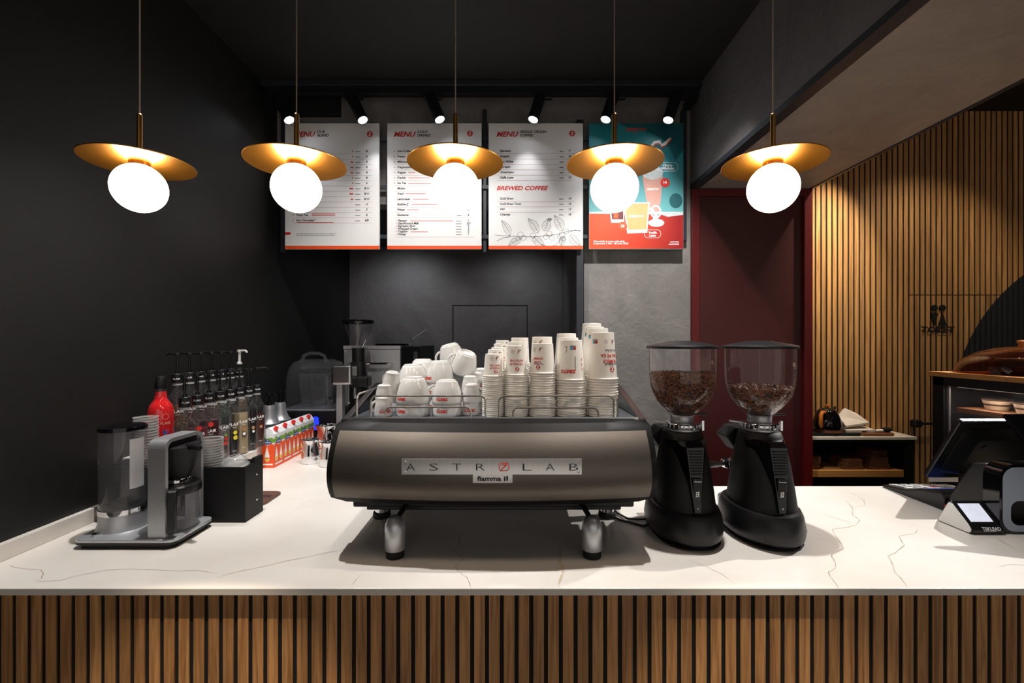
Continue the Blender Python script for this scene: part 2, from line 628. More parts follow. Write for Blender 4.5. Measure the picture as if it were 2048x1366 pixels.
ORD = ['top', 'second', 'third', 'fourth', 'fifth', 'sixth', 'seventh', 'eighth', 'ninth', 'tenth', 'eleventh', 'twelfth', 'thirteenth', 'fourteenth', 'fifteenth', 'sixteenth', 'seventeenth', 'eighteenth', 'nineteenth', 'twentieth', 'twenty-first', 'twenty-second', 'twenty-third', 'twenty-fourth', 'twenty-fifth', 'twenty-sixth', 'twenty-seventh', 'twenty-eighth', 'twenty-ninth', 'thirtieth']

# lettering: flat outlines of a string, cap height 1, cached
_tc = bpy.data.curves.new('lettering', 'FONT')
_tc.resolution_u = 2
_to = bpy.data.objects.new('lettering', _tc)
_TX = {}


def glyphs(s, bold=0.0, shear=0.0):
    k = (s, bold, shear)
    if k not in _TX:
        COL.objects.link(_to)
        _tc.body = s
        _tc.offset = bold
        _tc.shear = shear
        _tc.fill_mode = 'FRONT'
        bpy.context.view_layer.update()
        dg = bpy.context.evaluated_depsgraph_get()
        me = bpy.data.meshes.new_from_object(_to.evaluated_get(dg))
        vs = [(v.co.x / 0.72, v.co.y / 0.72) for v in me.vertices]
        fs = [list(p.vertices) for p in me.polygons]
        bpy.data.meshes.remove(me)
        COL.objects.unlink(_to)
        x0 = min(v[0] for v in vs)
        x1 = max(v[0] for v in vs)
        _TX[k] = ([(x - x0, y) for x, y in vs], fs, x1 - x0)
    return _TX[k]


def text2d(s, size, width=None, bold=0.0, shear=0.0, align='l', cx=0.0, cy=0.0):
    vs, fs, w = glyphs(s, bold, shear)
    kx = size if width is None else width / w
    ox = {'l': 0, 'c': -w * kx / 2, 'r': -w * kx}[align]
    return [(cx + ox + x * kx, cy + y * size) for x, y in vs], fs


def flat_y(mb, vf, y):
    """put a flat drawing on a plane facing -y"""
    vs, fs = vf
    mb.add([(x, y, z) for x, z in vs], fs)


def wrap(mb, vf, rfun, a0, z0, flip=False, out=0.0006, sub=True):
    """roll a flat drawing round a turned body; flip writes it upside down"""
    vs, fs = vf
    res = []
    for x, y in vs:
        if flip:
            x, y = -x, -y
        z = z0 + y
        r = rfun(z) + out
        a = a0 + x / r
        res.append((r * math.sin(a), -r * math.cos(a), z))
    mb.add(res, fs)


def disc2d(cx, cy, r, n=14, ry=None):
    ry = ry or r
    return [(cx + r * math.cos(2 * math.pi * k / n), cy + ry * math.sin(2 * math.pi * k / n)) for k in range(n)], [list(range(n))]


def rect2d(x0, x1, y0, y1, nx=1):
    vs, fs = [], []
    for i in range(nx + 1):
        x = x0 + (x1 - x0) * i / nx
        vs += [(x, y0), (x, y1)]
    for i in range(nx):
        fs.append([2 * i, 2 * i + 2, 2 * i + 3, 2 * i + 1])
    return vs, fs


def ribbon2d(pts, w):
    """a drawn line of width w (a number, or one per point)"""
    vs, fs = [], []
    n = len(pts)
    for i, p in enumerate(pts):
        a, b = pts[max(i - 1, 0)], pts[min(i + 1, n - 1)]
        dx, dy = b[0] - a[0], b[1] - a[1]
        L = math.hypot(dx, dy) or 1
        ww = (w[i] if isinstance(w, (list, tuple)) else w) / 2
        vs += [(p[0] + dy / L * ww, p[1] - dx / L * ww), (p[0] - dy / L * ww, p[1] + dx / L * ww)]
    for i in range(n - 1):
        fs.append([2 * i, 2 * i + 2, 2 * i + 3, 2 * i + 1])
    return vs, fs

# ------------------------------------------------------------------ the setting
XL, XB, XS = -1.535, 1.167, 1.955       # left wall, beam face, far edge of the soffit
YW, YS, YR = 2.975, 3.25, 4.30          # wall with the door, slatted wall, back of the recess
ZCEIL = 3.2
ZSOF = EYE + 1.0


def slab(name, x0, x1, y0, y1, z0, z1, m, label, parent=None, bevel=0):
    o = MB().box(x0, x1, y0, y1, z0, z1).build(name, m, parent, bevel=bevel)
    return struct(o, label) if parent is None else o


slab('floor', -1.7, 4.6, -2.6, 4.6, -0.06, 0.0, 'floor_stone', 'stone floor hidden below the bar counter')
slab('wall_left', XL - 0.12, XL, -2.6, YR + 0.1, 0, 3.4, 'black_paint', 'matt black wall on the left side')
slab('ceiling', XL, XB, -2.6, YR + 0.1, ZCEIL, ZCEIL + 0.08, 'black_ceiling', 'matt black ceiling above the bar')
slab('wall_back', XL, XB, YW, YW + 0.12, 2.5, ZCEIL, 'plaster', 'grey plastered wall above the alcove behind the menu boards')
slab('wall_pier', 0.471, XB, YW, YW + 0.12, 0, 2.5, 'plaster', 'grey plastered wall between the alcove and the red door')
slab('wall_alcove_side', 0.471, 0.6, YW + 0.12, YR, 0, 2.5, 'plaster_dark', 'dark plastered return of the alcove')
wa = slab('wall_alcove', XL, 0.6, YR, YR + 0.1, 0, 2.6, 'plaster_dark', 'dark grey plastered back of the alcove')
slab('ceiling_alcove', XL, 0.6, YW + 0.12, YR, 2.5, 2.6, 'black_ceiling', 'black ceiling of the alcove')
h0, h1 = at(905, 610, YR), at(1055, 610, YR)
g = MB()
for a in ((h0.x, h0.x + 0.008, h0.z - 0.9, h0.z), (h1.x - 0.008, h1.x, h0.z - 0.9, h0.z), (h0.x, h1.x, h0.z - 0.008, h0.z)):
    g.box(a[0], a[1], YR - 0.003, YR + 0.01, a[2], a[3])
g.build('hatch_joint', 'black_felt', wa)

# beam and soffit to the right of the bar
slab('ceiling_soffit', XB + 0.02, XS, -2.6, YW + 0.12, ZSOF, ZCEIL + 0.1, 'plaster_warm', 'grey plastered dropped soffit with beam face')
slab('wall_beam', XB - 0.002, XB + 0.02, -2.6, YW, ZSOF + 0.022, ZCEIL, 'plaster_dark', 'plastered face of the beam, toned darker for its weak light')  # soffit plaster repeated darker, standing in for weaker light on this face
slab('trim_1', XB - 0.004, XB + 0.052, -2.6, YW, ZSOF - 0.006, ZSOF + 0.022, 'trim_metal', 'dark metal angle along the near edge of the soffit')
slab('trim_2', XS - 0.012, XS + 0.006, -2.6, YW, ZSOF - 0.006, ZSOF + 0.03, 'trim_metal', 'dark metal angle along the far edge of the soffit')

# red door
x0, x1 = 1.174, XS
dz = ZSOF - 0.006
dr = MB().box(x0 + 0.05, x1 - 0.05, YW + 0.02, YW + 0.07, 0.0, dz - 0.045).build('door_1', 'red_door')
struct(dr, 'dark red flush door in a red frame')
fr = MB()
fr.box(x0 - 0.004, x0 + 0.05, YW - 0.012, YW + 0.12, 0, dz)
fr.box(x1 - 0.05, x1 + 0.004, YW - 0.012, YW + 0.125, 0, dz)
fr.box(x0 + 0.05, x1 - 0.05, YW - 0.012, YW + 0.12, dz - 0.045, dz)
fr.build('door_frame', 'red_frame', dr, bevel=0.003)
slab('wall_door_back', x0, x1, YW + 0.122, YW + 0.13, 0, dz, 'black_paint', 'wall closing the red doorway')

# slatted oak wall with a flush toilet door and a black painted disc
ws = slab('wall_slatted', XB, 4.35, YS + 0.006, YS + 0.08, 0, 3.26, 'black_felt', 'oak slatted wall with black gaps and a black painted disc')
PIT = 10.98 * YS / F
gx = (1631.2 - 1024) * YS / F
zs = EYE + 93 * YS / F
dx0, dx1 = 2.825, 3.50
sw = PIT * 0.70
full = MB().box(-sw / 2, sw / 2, 0.002, 0.0058, 0.01, 3.25).mesh('slat', 'oak_wall')
low = MB().box(-sw / 2, sw / 2, 0.002, 0.0058, 0.01, zs - 0.003).mesh('slat_lower', 'oak_wall')
upp = MB().box(-sw / 2, sw / 2, 0.002, 0.0058, zs + 0.003, 3.25).mesh('slat_upper', 'oak_wall')
k = -6
while True:
    x = gx + (k + 0.5) * PIT
    k += 1
    if x > 4.3:
        break
    if x < 1.86:
        continue
    for me in ((low, upp) if dx0 < x < dx1 else (full,)):
        o = bpy.data.objects.new('slat', me)
        COL.objects.link(o)
        o.location = (x, YS, 0)
        o.parent = ws
slab('ceiling_right', XS, 4.4, -2.6, YS + 0.1, 3.25, 3.33, 'black_ceiling', 'black ceiling beyond the soffit')
slab('wall_right', 4.35, 4.45, -2.6, YS + 0.1, 0, 3.3, 'black_paint', 'black wall on the far right')

# toilet sign
ts = thing('toilet_sign', 'black cut-out toilet sign with two figures on the slatted wall', 'sign', at(1874, 660, YS - 0.004))
kx = YS / F
b = MB()
vs, fs = text2d('TOILET', 12 * kx, 66 * kx, bold=0.03, align='c', cx=0, cy=-5 * kx)
b.add([(x, -0.006, z) for x, z in vs], fs)
b.build('lettering', 'black_felt', ts)
for dx, tri in ((-6, [(-7, 34), (7, 34), (0, 8)]), (10, [(-8, 8), (8, 8), (0, 34)])):
    b = MB()
    b.prism([((dx + u) * kx, v * kx) for u, v in tri], -0.006, 0.002, 'y')
    b.prism([((dx + u) * kx, v * kx) for u, v in disc2d(0, 44, 6.2)[0]], -0.006, 0.002, 'y')
    fixn(b.build('figure', 'black_felt', ts))
# latch of the toilet door
la = thing('door_latch', 'black latch handle on the slatted toilet door', 'handle', at(1828, 845, YS - 0.004))
MB().box(-0.035, 0.02, -0.05, 0.002, -0.028, 0.024).build('rose', 'black_metal', la, bevel=0.012)
MB().box(0.02, 0.125, -0.045, -0.03, -0.01, 0.006).build('lever', 'black_metal', la, bevel=0.004)

# ------------------------------------------------------------------ bar counter and worktop
YF = 1.205
bar = thing('bar_counter', 'bar counter front clad in vertical oak slats on black', 'counter', (0, 0, 0))
MB().box(XL + 0.005, 2.16, 1.2352, 1.99, 0.0, ZC - 0.021).build('carcass', 'black_felt', bar)
fp = 29.6 * 1.23 / F
fgx = (914.6 - 1024) * 1.23 / F
fs_w = 21.3 * 1.23 / F
sm = MB().box(-fs_w / 2, fs_w / 2, 0.0018, 0.005, 0.02, ZC - 0.021).mesh('slat', 'oak')
k = -60
while True:
    x = fgx + (k + 0.5) * fp
    k += 1
    if x > 2.14:
        break
    if x < XL + 0.03:
        continue
    o = bpy.data.objects.new('slat', sm)
    COL.objects.link(o)
    o.location = (x, 1.23, 0)
    o.parent = bar
MB().box(XL + 0.005, -0.85, 1.99, 2.9, 0, ZC - 0.021).build('side_carcass', 'black_felt', bar)
MB().box(XL + 0.005, -0.6, 2.9, 4.26, 0, ZC - 0.021).build('rear_carcass', 'black_felt', bar)

wt = thing('worktop', 'white veined stone worktop running along the bar and left wall', 'worktop', (0, 0, 0))
poly = [(XL + 0.001, YF), (2.17, YF), (2.17, 2.06), (-0.80, 2.06), (-0.80, 2.9), (-0.55, 2.9), (-0.55, 4.28), (XL + 0.001, 4.28)]
fixn(MB().prism(poly, ZC - 0.019, ZC).build('slab', 'stone', wt, bevel=0.002))
bs_ = MB().box(XL + 0.001, XL + 0.022, YF, 4.28, ZC + 0.0005, ZC + 0.051).build('backsplash', 'stone', None, bevel=0.0015)
tag(bs_, 'low white stone upstand along the black left wall', 'upstand')


def cpt(px, py):
    d = F * 0.654 / (py - 683)
    return ((px - 1024) * d / F, d)


VEINS = [
    ([(18, 1130), (30, 1135), (65, 1139), (82, 1140), (87, 1147), (82, 1157), (70, 1163), (120, 1161), (150, 1153), (175, 1147), (210, 1141), (250, 1138), (300, 1139), (340, 1142), (400, 1141), (430, 1147)], 1.7, 'vein'),
    ([(434, 1156), (450, 1150), (475, 1143), (500, 1139), (560, 1125), (640, 1108), (690, 1098), (740, 1085), (790, 1062), (830, 1055)], 4.5, 'vein_pale'),
    ([(905, 1058), (920, 1075), (917, 1092), (902, 1098), (915, 1106), (925, 1115), (925, 1122), (912, 1133), (915, 1142), (935, 1156), (940, 1170), (942, 1176)], 1.6, 'vein'),
    ([(1120, 1090), (1120, 1122), (1127, 1140), (1122, 1155), (1117, 1175)], 7, 'vein_pale'),
    ([(1690, 1000), (1705, 1015), (1705, 1030), (1720, 1040), (1712, 1050), (1690, 1055), (1664, 1058), (1675, 1078), (1688, 1097), (1665, 1108), (1663, 1112), (1672, 1128), (1670, 1137), (1656, 1145), (1660, 1153), (1675, 1172), (1678, 1176)], 1.8, 'vein'),
    ([(1834, 1058), (1832, 1066), (1797, 1072), (1808, 1090), (1790, 1106), (1776, 1112), (1785, 1128), (1790, 1145), (1805, 1160), (1815, 1174)], 1.7, 'vein'),
    ([(1712, 1047), (1690, 1042), (1668, 1036), (1650, 1028)], 1.2, 'vein'),
    ([(1705, 1015), (1730, 1010), (1728, 1000), (1712, 990), (1690, 982)], 1.2, 'vein'),
    ([(1630, 1077), (1655, 1080), (1672, 1082)], 1.0, 'vein'),
    ([(2000, 1134), (2012, 1130), (2028, 1128), (2048, 1131), (2070, 1128)], 1.4, 'vein'),
    ([(697, 1176), (712, 1160), (725, 1147)], 1.2, 'vein'),
    ([(1985, 1070), (2000, 1080), (2020, 1092), (2045, 1108)], 5, 'vein_pale'),
    ([(1372, 1118), (1400, 1128), (1440, 1146), (1470, 1168)], 1.2, 'vein'),
    ([(560, 1040), (585, 1025), (610, 1006), (640, 990)], 1.0, 'vein'),
]
for pts, w, m in VEINS:
    fine = []
    for a, b2 in zip(pts, pts[1:]):
        for t in range(5):
            fine.append((a[0] + (b2[0] - a[0]) * t / 5 + random.uniform(-1.1, 1.1), a[1] + (b2[1] - a[1]) * t / 5 + random.uniform(-0.6, 0.6)))
    fine.append(pts[-1])
    g3 = [cpt(*p) for p in fine]
    ww = [w * 0.0013 * random.uniform(0.35, 1.2) * (1 if 1 < i < len(g3) - 3 else 0.4) for i in range(len(g3))]
    vs, fs = ribbon2d(g3, ww)
    MB().add([(x, y, ZC + 0.00025) for x, y in vs], fs).build('vein', m, wt)

# ------------------------------------------------------------------ ceiling downlights (fixtures of the lamps that light the bar)
for x, y, z, tg, w, c, ang, bl, rad, lab in DOWNLIGHTS:
    t = thing('ceiling_downlight', lab, 'ceiling light', (x, y, z), group='ceiling downlights')
    MB().lathe([(0.026, -0.001), (0.045, -0.001), (0.045, -0.07), (0.040, -0.07), (0.034, -0.04), (0.026, -0.001)]).build('housing', 'black_metal', t)
    MB().lathe([(0, -0.02), (0.033, -0.02)]).build('lens', 'lens', t)
    spot_light('downlight_lamp', (x, y, z - 0.078), tg, w, c, ang, bl, rad)

# ------------------------------------------------------------------ pendant lamps
PX = [(-0.982, 'leftmost gold disc pendant lamp, in front of the black wall'),
      (-0.568, 'gold disc pendant lamp hanging before the OUR BLEND menu board'),
      (-0.149, 'gold disc pendant lamp hanging before the COLD DRINKS menu board'),
      (0.270, 'gold disc pendant lamp hanging before the turquoise poster'),
      (0.688, 'rightmost gold disc pendant lamp, in front of the soffit')]
zd = EYE + 0.47
pend = thing('pendant_lamp', PX[0][1], 'pendant lamp', (PX[0][0], 1.2, zd), group='gold disc pendant lamps')
MB().lathe([(0.0, 0.0035), (0.125, 0.0005), (0.1255, -0.001), (0.125, -0.0022), (0.03, 0.0), (0, 0.0)], n=72).build('disc', 'gold', pend)
MB().cyl(0.024, -0.008, 0.0, n=24).build('collar', 'gold_rod', pend)
gl = MB().ball((0, 0, -0.066), 0.0625, n=40, m=24).build('globe', 'globe', pend)
MB().lathe([(0.0065, 0.002), (0.0065, 0.128), (0.004, 0.131), (0, 0.131)], n=16).build('rod', 'gold_rod', pend)
MB().cyl(0.0016, 0.13, ZCEIL - zd, n=8).build('cord', 'cord', pend)
MB().cyl(0.05, ZCEIL - zd - 0.022, ZCEIL - zd - 0.0005, n=28).build('ceiling_rose', 'gold_rod', pend)
for x, lab in PX[1:]:
    o = dup(pend)
    o.location.x = x
    o['label'] = lab

# ------------------------------------------------------------------ track with six spots
tr = thing('light_track', 'black ceiling track bar carrying six spotlights', 'light track', (0, 2.77, ZCEIL))
MB().box(XL + 0.004, XB - 0.008, 0.0, 0.06, -0.035, -0.001).build('bar', 'trim_metal', tr, bevel=0.002)
MB().box(XL + 0.02, XB - 0.03, 0.012, 0.048, -0.075, -0.036).build('rail', 'black_metal', tr)
MB().box(XL + 0.004, XL + 0.04, 0.06, 0.2, -0.09, -0.05).build('bracket', 'black_metal', tr)
MB().box(XB - 0.05, XB - 0.01, 0.06, 0.2, -0.09, -0.05).build('bracket', 'black_metal', tr)
SP = [((552, 186), (579, 241), 'leftmost black track spotlight, above the first menu board'),
      ((702, 192), (726, 241), 'black track spotlight above the right half of the first menu board'),
      ((860, 192), (880, 240), 'black track spotlight above the COLD DRINKS menu board'),
      ((1081, 192), (1066, 240), 'black track spotlight above the SINGLE ORIGIN menu board'),
      ((1228, 190), (1211, 240), 'black track spotlight above the left half of the turquoise poster'),
      ((1354, 186), (1336, 241), 'rightmost black track spotlight, above the turquoise poster')]
for (p0, p1, lab) in SP:
    a = at(p0[0], p0[1], 2.80)
    e = at(p1[0], p1[1], 2.76)
    t = thing('track_spotlight', lab, 'spotlight', (a.x, 2.80, ZCEIL - 0.076), group='track spotlights above the boards')
    o0 = Vector((a.x, 2.80, ZCEIL - 0.076))
    A, E = a - o0, e - o0
    dirv = (E - A).normalized()
    MB().box(-0.04, 0.07, -0.018, 0.018, -0.03, 0.001).build('adapter', 'black_metal', t, bevel=0.003)
    MB().rod((0, 0, -0.03), A + dirv * 0.04, 0.008).build('stem', 'black_metal', t)
    q = Matrix.Translation(A) @ dirv.to_track_quat('Z', 'Y').to_matrix().to_4x4()
    L = (E - A).length
    MB().lathe([(0, 0), (0.028, 0.0), (0.034, 0.006), (0.034, L), (0.029, L), (0.027, L - 0.008)], M=q).build('head', 'black_metal', t)
    MB().lathe([(0, L - 0.006), (0.0275, L - 0.006)], M=q).build('lens', 'lens', t)
    spot_light('track_lamp', e + dirv * 0.006, e + Vector((dirv.x * 0.30, 0.16, -0.62)), 2.5, (0.98, 0.97, 1.0), 66, 0.85, 0.018)

sb0 = at(577, 182, 2.93)
sp_ = thing('wall_speaker', 'flat black speaker box on the wall above the first menu board', 'speaker', (sb0.x, 2.93, sb0.z - 0.15))
MB().box(0, 0.325, 0.0, 0.044, 0, 0.15).build('box', 'black_metal', sp_, bevel=0.004)
MB().box(0.01, 0.315, -0.003, 0.0, 0.01, 0.14).build('grille', 'black_felt', sp_)

# ------------------------------------------------------------------ frame and menu boards
YB = 2.90
fm = thing('board_frame', 'dark metal frame carrying the menu boards and poster', 'frame', (0, 0, 0))
for p0, p1, y0, y1 in ((562, 571, 190, 505), (965, 973, 180, 505), (1153, 1167, 240, 1000), (1364, 1373, 200, 482)):
    a, b2 = at(p0, y0, YB + 0.035), at(p1, y1, YB + 0.035)
    MB().box(a.x, b2.x, YB + 0.03, YB + 0.07, max(b2.z, 0.0), min(a.z, ZCEIL - 0.1)).build('post', 'trim_metal', fm, bevel=0.002)
for yy in (275, 372, 472):
    z = at(0, yy, YB).z
    MB().box(at(562, 0, YB).x, at(1370, 0, YB).x, YB + 0.016, YB + 0.03, z - 0.012, z + 0.012).build('rail', 'trim_metal', fm)

KP = 0.6 / 188.0     # metres of board per photo pixel


def board(cx, label, bandmat='print_orange', body='board_white'):
    c = at(cx, 373, YB)
    t = thing('menu_board' if body == 'board_white' else 'poster', label, 'menu board' if body == 'board_white' else 'poster', c, group='boards above the bar')
    MB().box(-0.3, 0.3, -0.004, 0.012, -0.4, 0.4).build('panel', body, t)
    if body == 'board_white':
        MB().box(-0.3, 0.3, -0.0047, -0.0042, -0.4, -0.379).build('colour_band', bandmat, t)
    return t


class Ink:
    """collects print of one board by colour; coordinates are photo pixels relative to the board centre"""
    def __init__(s, t, cx):
        s.t, s.cx, s.d = t, cx, {}
        s.layered, s.lay = False, 0.0

    def put(s, m, vf, y=-0.0046):
        if s.layered:
            s.lay += 0.00006
            y = -0.0042 - s.lay
        mb = s.d.setdefault((m, y), MB())
        mb.add([((x - s.cx) * KP, y, (373 - z) * KP) for x, z in vf[0]], vf[1])

    def word(s, m, txt, px, py, cap, width=None, bold=0.02, shear=0.25, align='l', y=-0.0046):
        vs, fs = text2d(txt, cap, width, bold, shear, align)
        s.put(m, ([(px + x, py - z) for x, z in vs], fs), y)

    def line(s, m, x0, x1, y, w=0.5):
        s.put(m, ([(x0, y), (x0, y + w), (x1, y + w), (x1, y)], [[0, 1, 2, 3]]))

    def done(s):
        for (m, y), mb in s.d.items():
            mb.build('print', m, s.t)['kind'] = 'stuff'

    def header(s, x, l1, l2):
        s.word('print_red', 'MENU', x, 274, 10, 44, 0.035, 0.3)
        s.word('print_black', l1, x + 47, 267, 5.4, None, 0.03, 0.2)
        s.word('print_black', l2, x + 47, 274, 5.4, None, 0.03, 0.2)

    def logo(s, x, y, r=5.8):
        s.put('print_red', disc2d(x, y, r, 24))
        s.word('print_white', 'Z', x, y + 3, 6.2, 6, 0.04, 0.15, 'c', -0.0051)


t = board(665, 'white menu board headed OUR BLEND, leftmost of the boards')
k = Ink(t, 665)
k.header(588, 'OUR', 'BLEND')
k.logo(740, 269)
rows = [('8', 1), ('8', 1), ('8', 2), ('8', 2), ('8', 2), ('8', 1), ('6', 1), ('8/11', 3), ('8/11', 3), ('8/10', 2), ('13', 0), ('5', 0), ('6', 0), ('6/8', 0)]
names = ['Espresso', 'Doppio', 'Flat White', 'Cortado', 'Cappuccino', 'Americano', 'Affogato', 'Caffe Latte', 'Mocha', 'Chai Latte', 'Matcha Latte', 'Cocoa Milk', 'Thaus Tea', 'Hot Chocolate**']
for i, (p, n) in enumerate(rows):
    y = 305 + 10.6 * i
    k.word('print_black', p, 734, y, 4.2, None, 0.03, 0.2, 'c')
    k.word('print_black', names[i], 593, y, 4.2, None, 0.03, 0.2)
    k.line('print_grey', 711, 721, y - 1.6, 1.6)
    if n:
        k.line('print_red', 707 - n * 2.5, 707, y - 2.6, 2.4)
    k.line('print_pale', 587, 744, y + 3.6, 0.45)
    k.put('print_pale', disc2d(587.5, y - 1.8, 1.5, 10))
k.line('print_red', 624, 671, 427.5, 1.3)
k.line('print_red', 624, 671, 430.2, 1.3)
k.line('print_red', 594, 668, 444.5, 1.3)
k.word('print_black', 'Any coffee based product can be prepared in decaffeinated', 593, 468.5, 1.9, 80, 0.01, 0)
k.word('print_black', 'version on request. Some products may contain allergens', 593, 471.6, 1.9, 77, 0.01, 0)
k.put('print_red', ([(571.2, 464.5), (580, 464.5), (583.5, 467), (580, 470), (571.2, 470)], [[0, 1, 2, 3, 4]]))
k.done()

t = board(869, 'white menu board headed COLD DRINKS, second from the left')
k = Ink(t, 869)
k.header(788, 'COLD', 'DRINKS')
k.logo(940, 268)
nm = ['Iced Coffee', 'Freezo', 'Milkshake', 'Frappuzzino', 'Frappe', 'Freddo', 'Ice Tea', 'Mojito', 'Fresh', 'Lemonade', 'Bubble Z', 'Water', 'Gasteiner']
for i, n in enumerate(nm):
    y = 305 + 10.6 * i
    k.word('print_black', n, 795, y, 4.3, None, 0.03, 0.25)
    if i in (4, 5, 6, 8, 9, 10, 11):
        w = {4: 14, 5: 43, 6: 55, 8: 40, 9: 30, 10: 55, 11: 22}[i]
        x = {4: 817, 5: 817, 6: 817, 8: 812, 9: 827, 10: 824, 11: 815}[i]
        k.line('print_red', x, x + w, y - 2.2, 1.1)
    k.word('print_black', '6', 937, y, 4.2, None, 0.03, 0.2, 'c')
    k.line('print_grey', 914, 923, y - 1.6, 1.6)
    k.line('print_pale', 790, 944, y + 3.6, 0.45)
    if i < 7:
        k.put('print_pale', disc2d(789.5, y - 1.8, 1.4, 10))
for i, (n, p) in enumerate([('Flavour', '1'), ('Oat/Almond Milk', '2/3'), ('Espresso Shot', '3'), ('Whipped Cream', '2'), ('Topping', '2'), ('Honey', '1')]):
    y = 443.5 + 5.4 * i
    k.word('print_black', n, 796, y, 4.3, None, 0.03, 0.25)
    k.word('print_black', p, 937, y, 4.2, None, 0.03, 0.2, 'c')
    k.line('print_grey', 912, 923, y - 1.6, 1.4)
    k.put('print_red', disc2d(793, y - 1.8, 0.9, 8))
k.line('print_red', 821, 906, 441.5, 1.1)
k.line('print_red', 822, 856, 463.4, 1.1)
k.line('print_pale', 790, 949, 474, 0.45)
k.done()

t = board(1071.5, 'white menu board headed SINGLE ORIGIN COFFEE with a drawn coffee branch')
k = Ink(t, 1071.5)
k.header(993, 'SINGLE ORIGIN', 'COFFEE')
k.logo(1144, 268)
for i, (n, p) in enumerate([('Espresso', '7'), ('Doppio', '8'), ('Flat White', '9'), ('Cortado', '8'), ('Americano', '9'), ('Caffe Latte', '10')]):
    y = 304.5 + 10.6 * i
    k.word('print_black', n, 1000, y, 4.4, None, 0.035, 0.25)
    k.word('print_black', p, 1139.5, y, 4.4, None, 0.035, 0.2, 'c')
    k.line('print_black', 1119, 1126.5, y - 1.6, 1.4)
    k.line('print_pale', 994, 1149, y + 3.6, 0.5)
k.word('print_red', 'BREWED COFFEE', 993.5, 380.5, 8, 103, 0.035, 0.3)
for i, (n, p) in enumerate([('Cold Brew', '14'), ('Cold Brew Tonic', '16'), ('V60', '12'), ('Chemex', '18')]):
    y = 399.5 + 10.6 * i
    k.word('print_black', n, 1000, y, 4.4, None, 0.03, 0.25)
    k.word('print_black', p, 1139.5, y, 4.4, None, 0.03, 0.2, 'c')
    k.line('print_black', 1118, 1126.5, y - 1.6, 1.2)
    if i < 3:
        k.line('print_pale', 994, 1149, y + 3.8, 0.5)


def leaf(k, a, b, wid):
    ax, ay = a
    bx, by = b
    L = math.hypot(bx - ax, by - ay)
    ux, uy = (bx - ax) / L, (by - ay) / L
    nx, ny = -uy, ux
    def pt(t, s):
        w = wid * math.sin(math.pi * t ** 0.8) * s
        bend = 0.06 * L * math.sin(math.pi * t)
        return (ax + ux * L * t + nx * (w + bend), ay + uy * L * t + ny * (w + bend))
    for s in (-1, 0, 1):
        k.put('print_black', ribbon2d([pt(i / 10, s) for i in range(11)], 0.55))
    for i in range(2, 9):
        for s in (-0.9, 0.9):
            k.put('print_black', ribbon2d([pt(i / 10, 0), pt(min(i / 10 + 0.12, 1), s)], 0.35))


for a, b2, w in (((1020, 472), (1003, 441), 7), ((1076, 466), (1056, 437), 8), ((1088, 462), (1096, 437), 9), ((1124, 462), (1108, 431), 9), ((1140, 470), (1161, 493), 8), ((1128, 472), (1122, 494), 6), ((1068, 474), (1090, 494), 8), ((1042, 478), (1016, 494), 7), ((1096, 440), (1104, 438), 3)):
    leaf(k, a, b2, w)
for bx, by, br in ((1041, 470, 6), (1047, 476, 5), (1036, 477, 4), (1066, 471, 5), (1068, 480, 4), (1098, 468, 6), (1104, 476, 5), (1092, 474, 5), (1124, 470, 6), (1132, 463, 5), (1118, 474, 4), (1126, 478, 4)):
    ring = [(bx + br * math.cos(i * math.pi / 8), by + br * math.sin(i * math.pi / 8)) for i in range(17)]
    k.put('print_black', ribbon2d(ring, 0.5))
for pl in ([(990, 470), (1008, 472), (1036, 473), (1060, 474), (1090, 472), (1118, 468), (1138, 462), (1160, 461)], [(994, 482), (1006, 476), (1020, 474)], [(1138, 465), (1150, 460), (1161, 463)], [(1080, 488), (1096, 494), (1112, 490), (1122, 478)]):
    k.put('print_black', ribbon2d(pl, 0.7))
k.done()

t = board(1272, 'turquoise and red drinks poster with a latte and a cherry milkshake', body='poster_teal')
k = Ink(t, 1272)
k.layered = True
def poly2(pts):
    return pts, [list(range(len(pts)))]
k.put('poster_red', poly2([(1178.2, 497.9), (1365.8, 497.9), (1365.8, 426), (1320, 424), (1250, 424), (1178.2, 428)]), -0.0043)
k.put('poster_tealdark', poly2([(1365.8, 248.2), (1365.8, 300), (1350, 322), (1340, 300), (1322, 276), (1290, 262), (1252, 255), (1238, 248.2)]), -0.0043)
k.put('poster_tealdark', disc2d(1351, 402, 13, 18, 15), -0.0043)
k.put('poster_pale', poly2([(1178.2, 428), (1178.2, 424), (1240, 422), (1320, 424), (1365.8, 424), (1365.8, 430), (1335, 434), (1320, 429)]), -0.0044)
k.word('print_red', 'ZIRETO', 1250, 263, 6, 42, 0.04, 0)
k.word('print_red', 'coffee', 1265, 268, 2.4, None, 0.01, 0)
k.put('poster_pale', disc2d(1312, 446, 16, 24, 8))
k.put('poster_pale', poly2([(1306, 440), (1316, 440), (1314, 420), (1308, 420)]))
k.put('poster_pink', poly2([(1284, 352), (1325, 352), (1321, 400), (1317, 424), (1299, 424), (1292, 400)]))
k.put('poster_pale', disc2d(1304.5, 346, 21, 24, 14))
k.put('poster_pale', disc2d(1300, 336, 13, 20, 9), -0.0047)
k.word('print_white', 'ZIRETO', 1293, 381, 4.4, 24, 0.03, 0, y=-0.005)
ring = [(1311 + 9.5 * math.cos(i * math.pi / 10), 424 + 12 * math.sin(i * math.pi / 10)) for i in range(21)]
k.put('print_white', ribbon2d(ring, 3.4), -0.0049)
k.put('poster_pale', poly2([(1218, 414), (1248, 414), (1248, 446), (1222, 446)]))
k.put('poster_cola', poly2([(1221, 415), (1246, 415), (1246, 439), (1224, 439)]), -0.0048)
k.put('print_orange', poly2([(1227, 427), (1236, 427), (1236, 437), (1227, 437)]), -0.005)
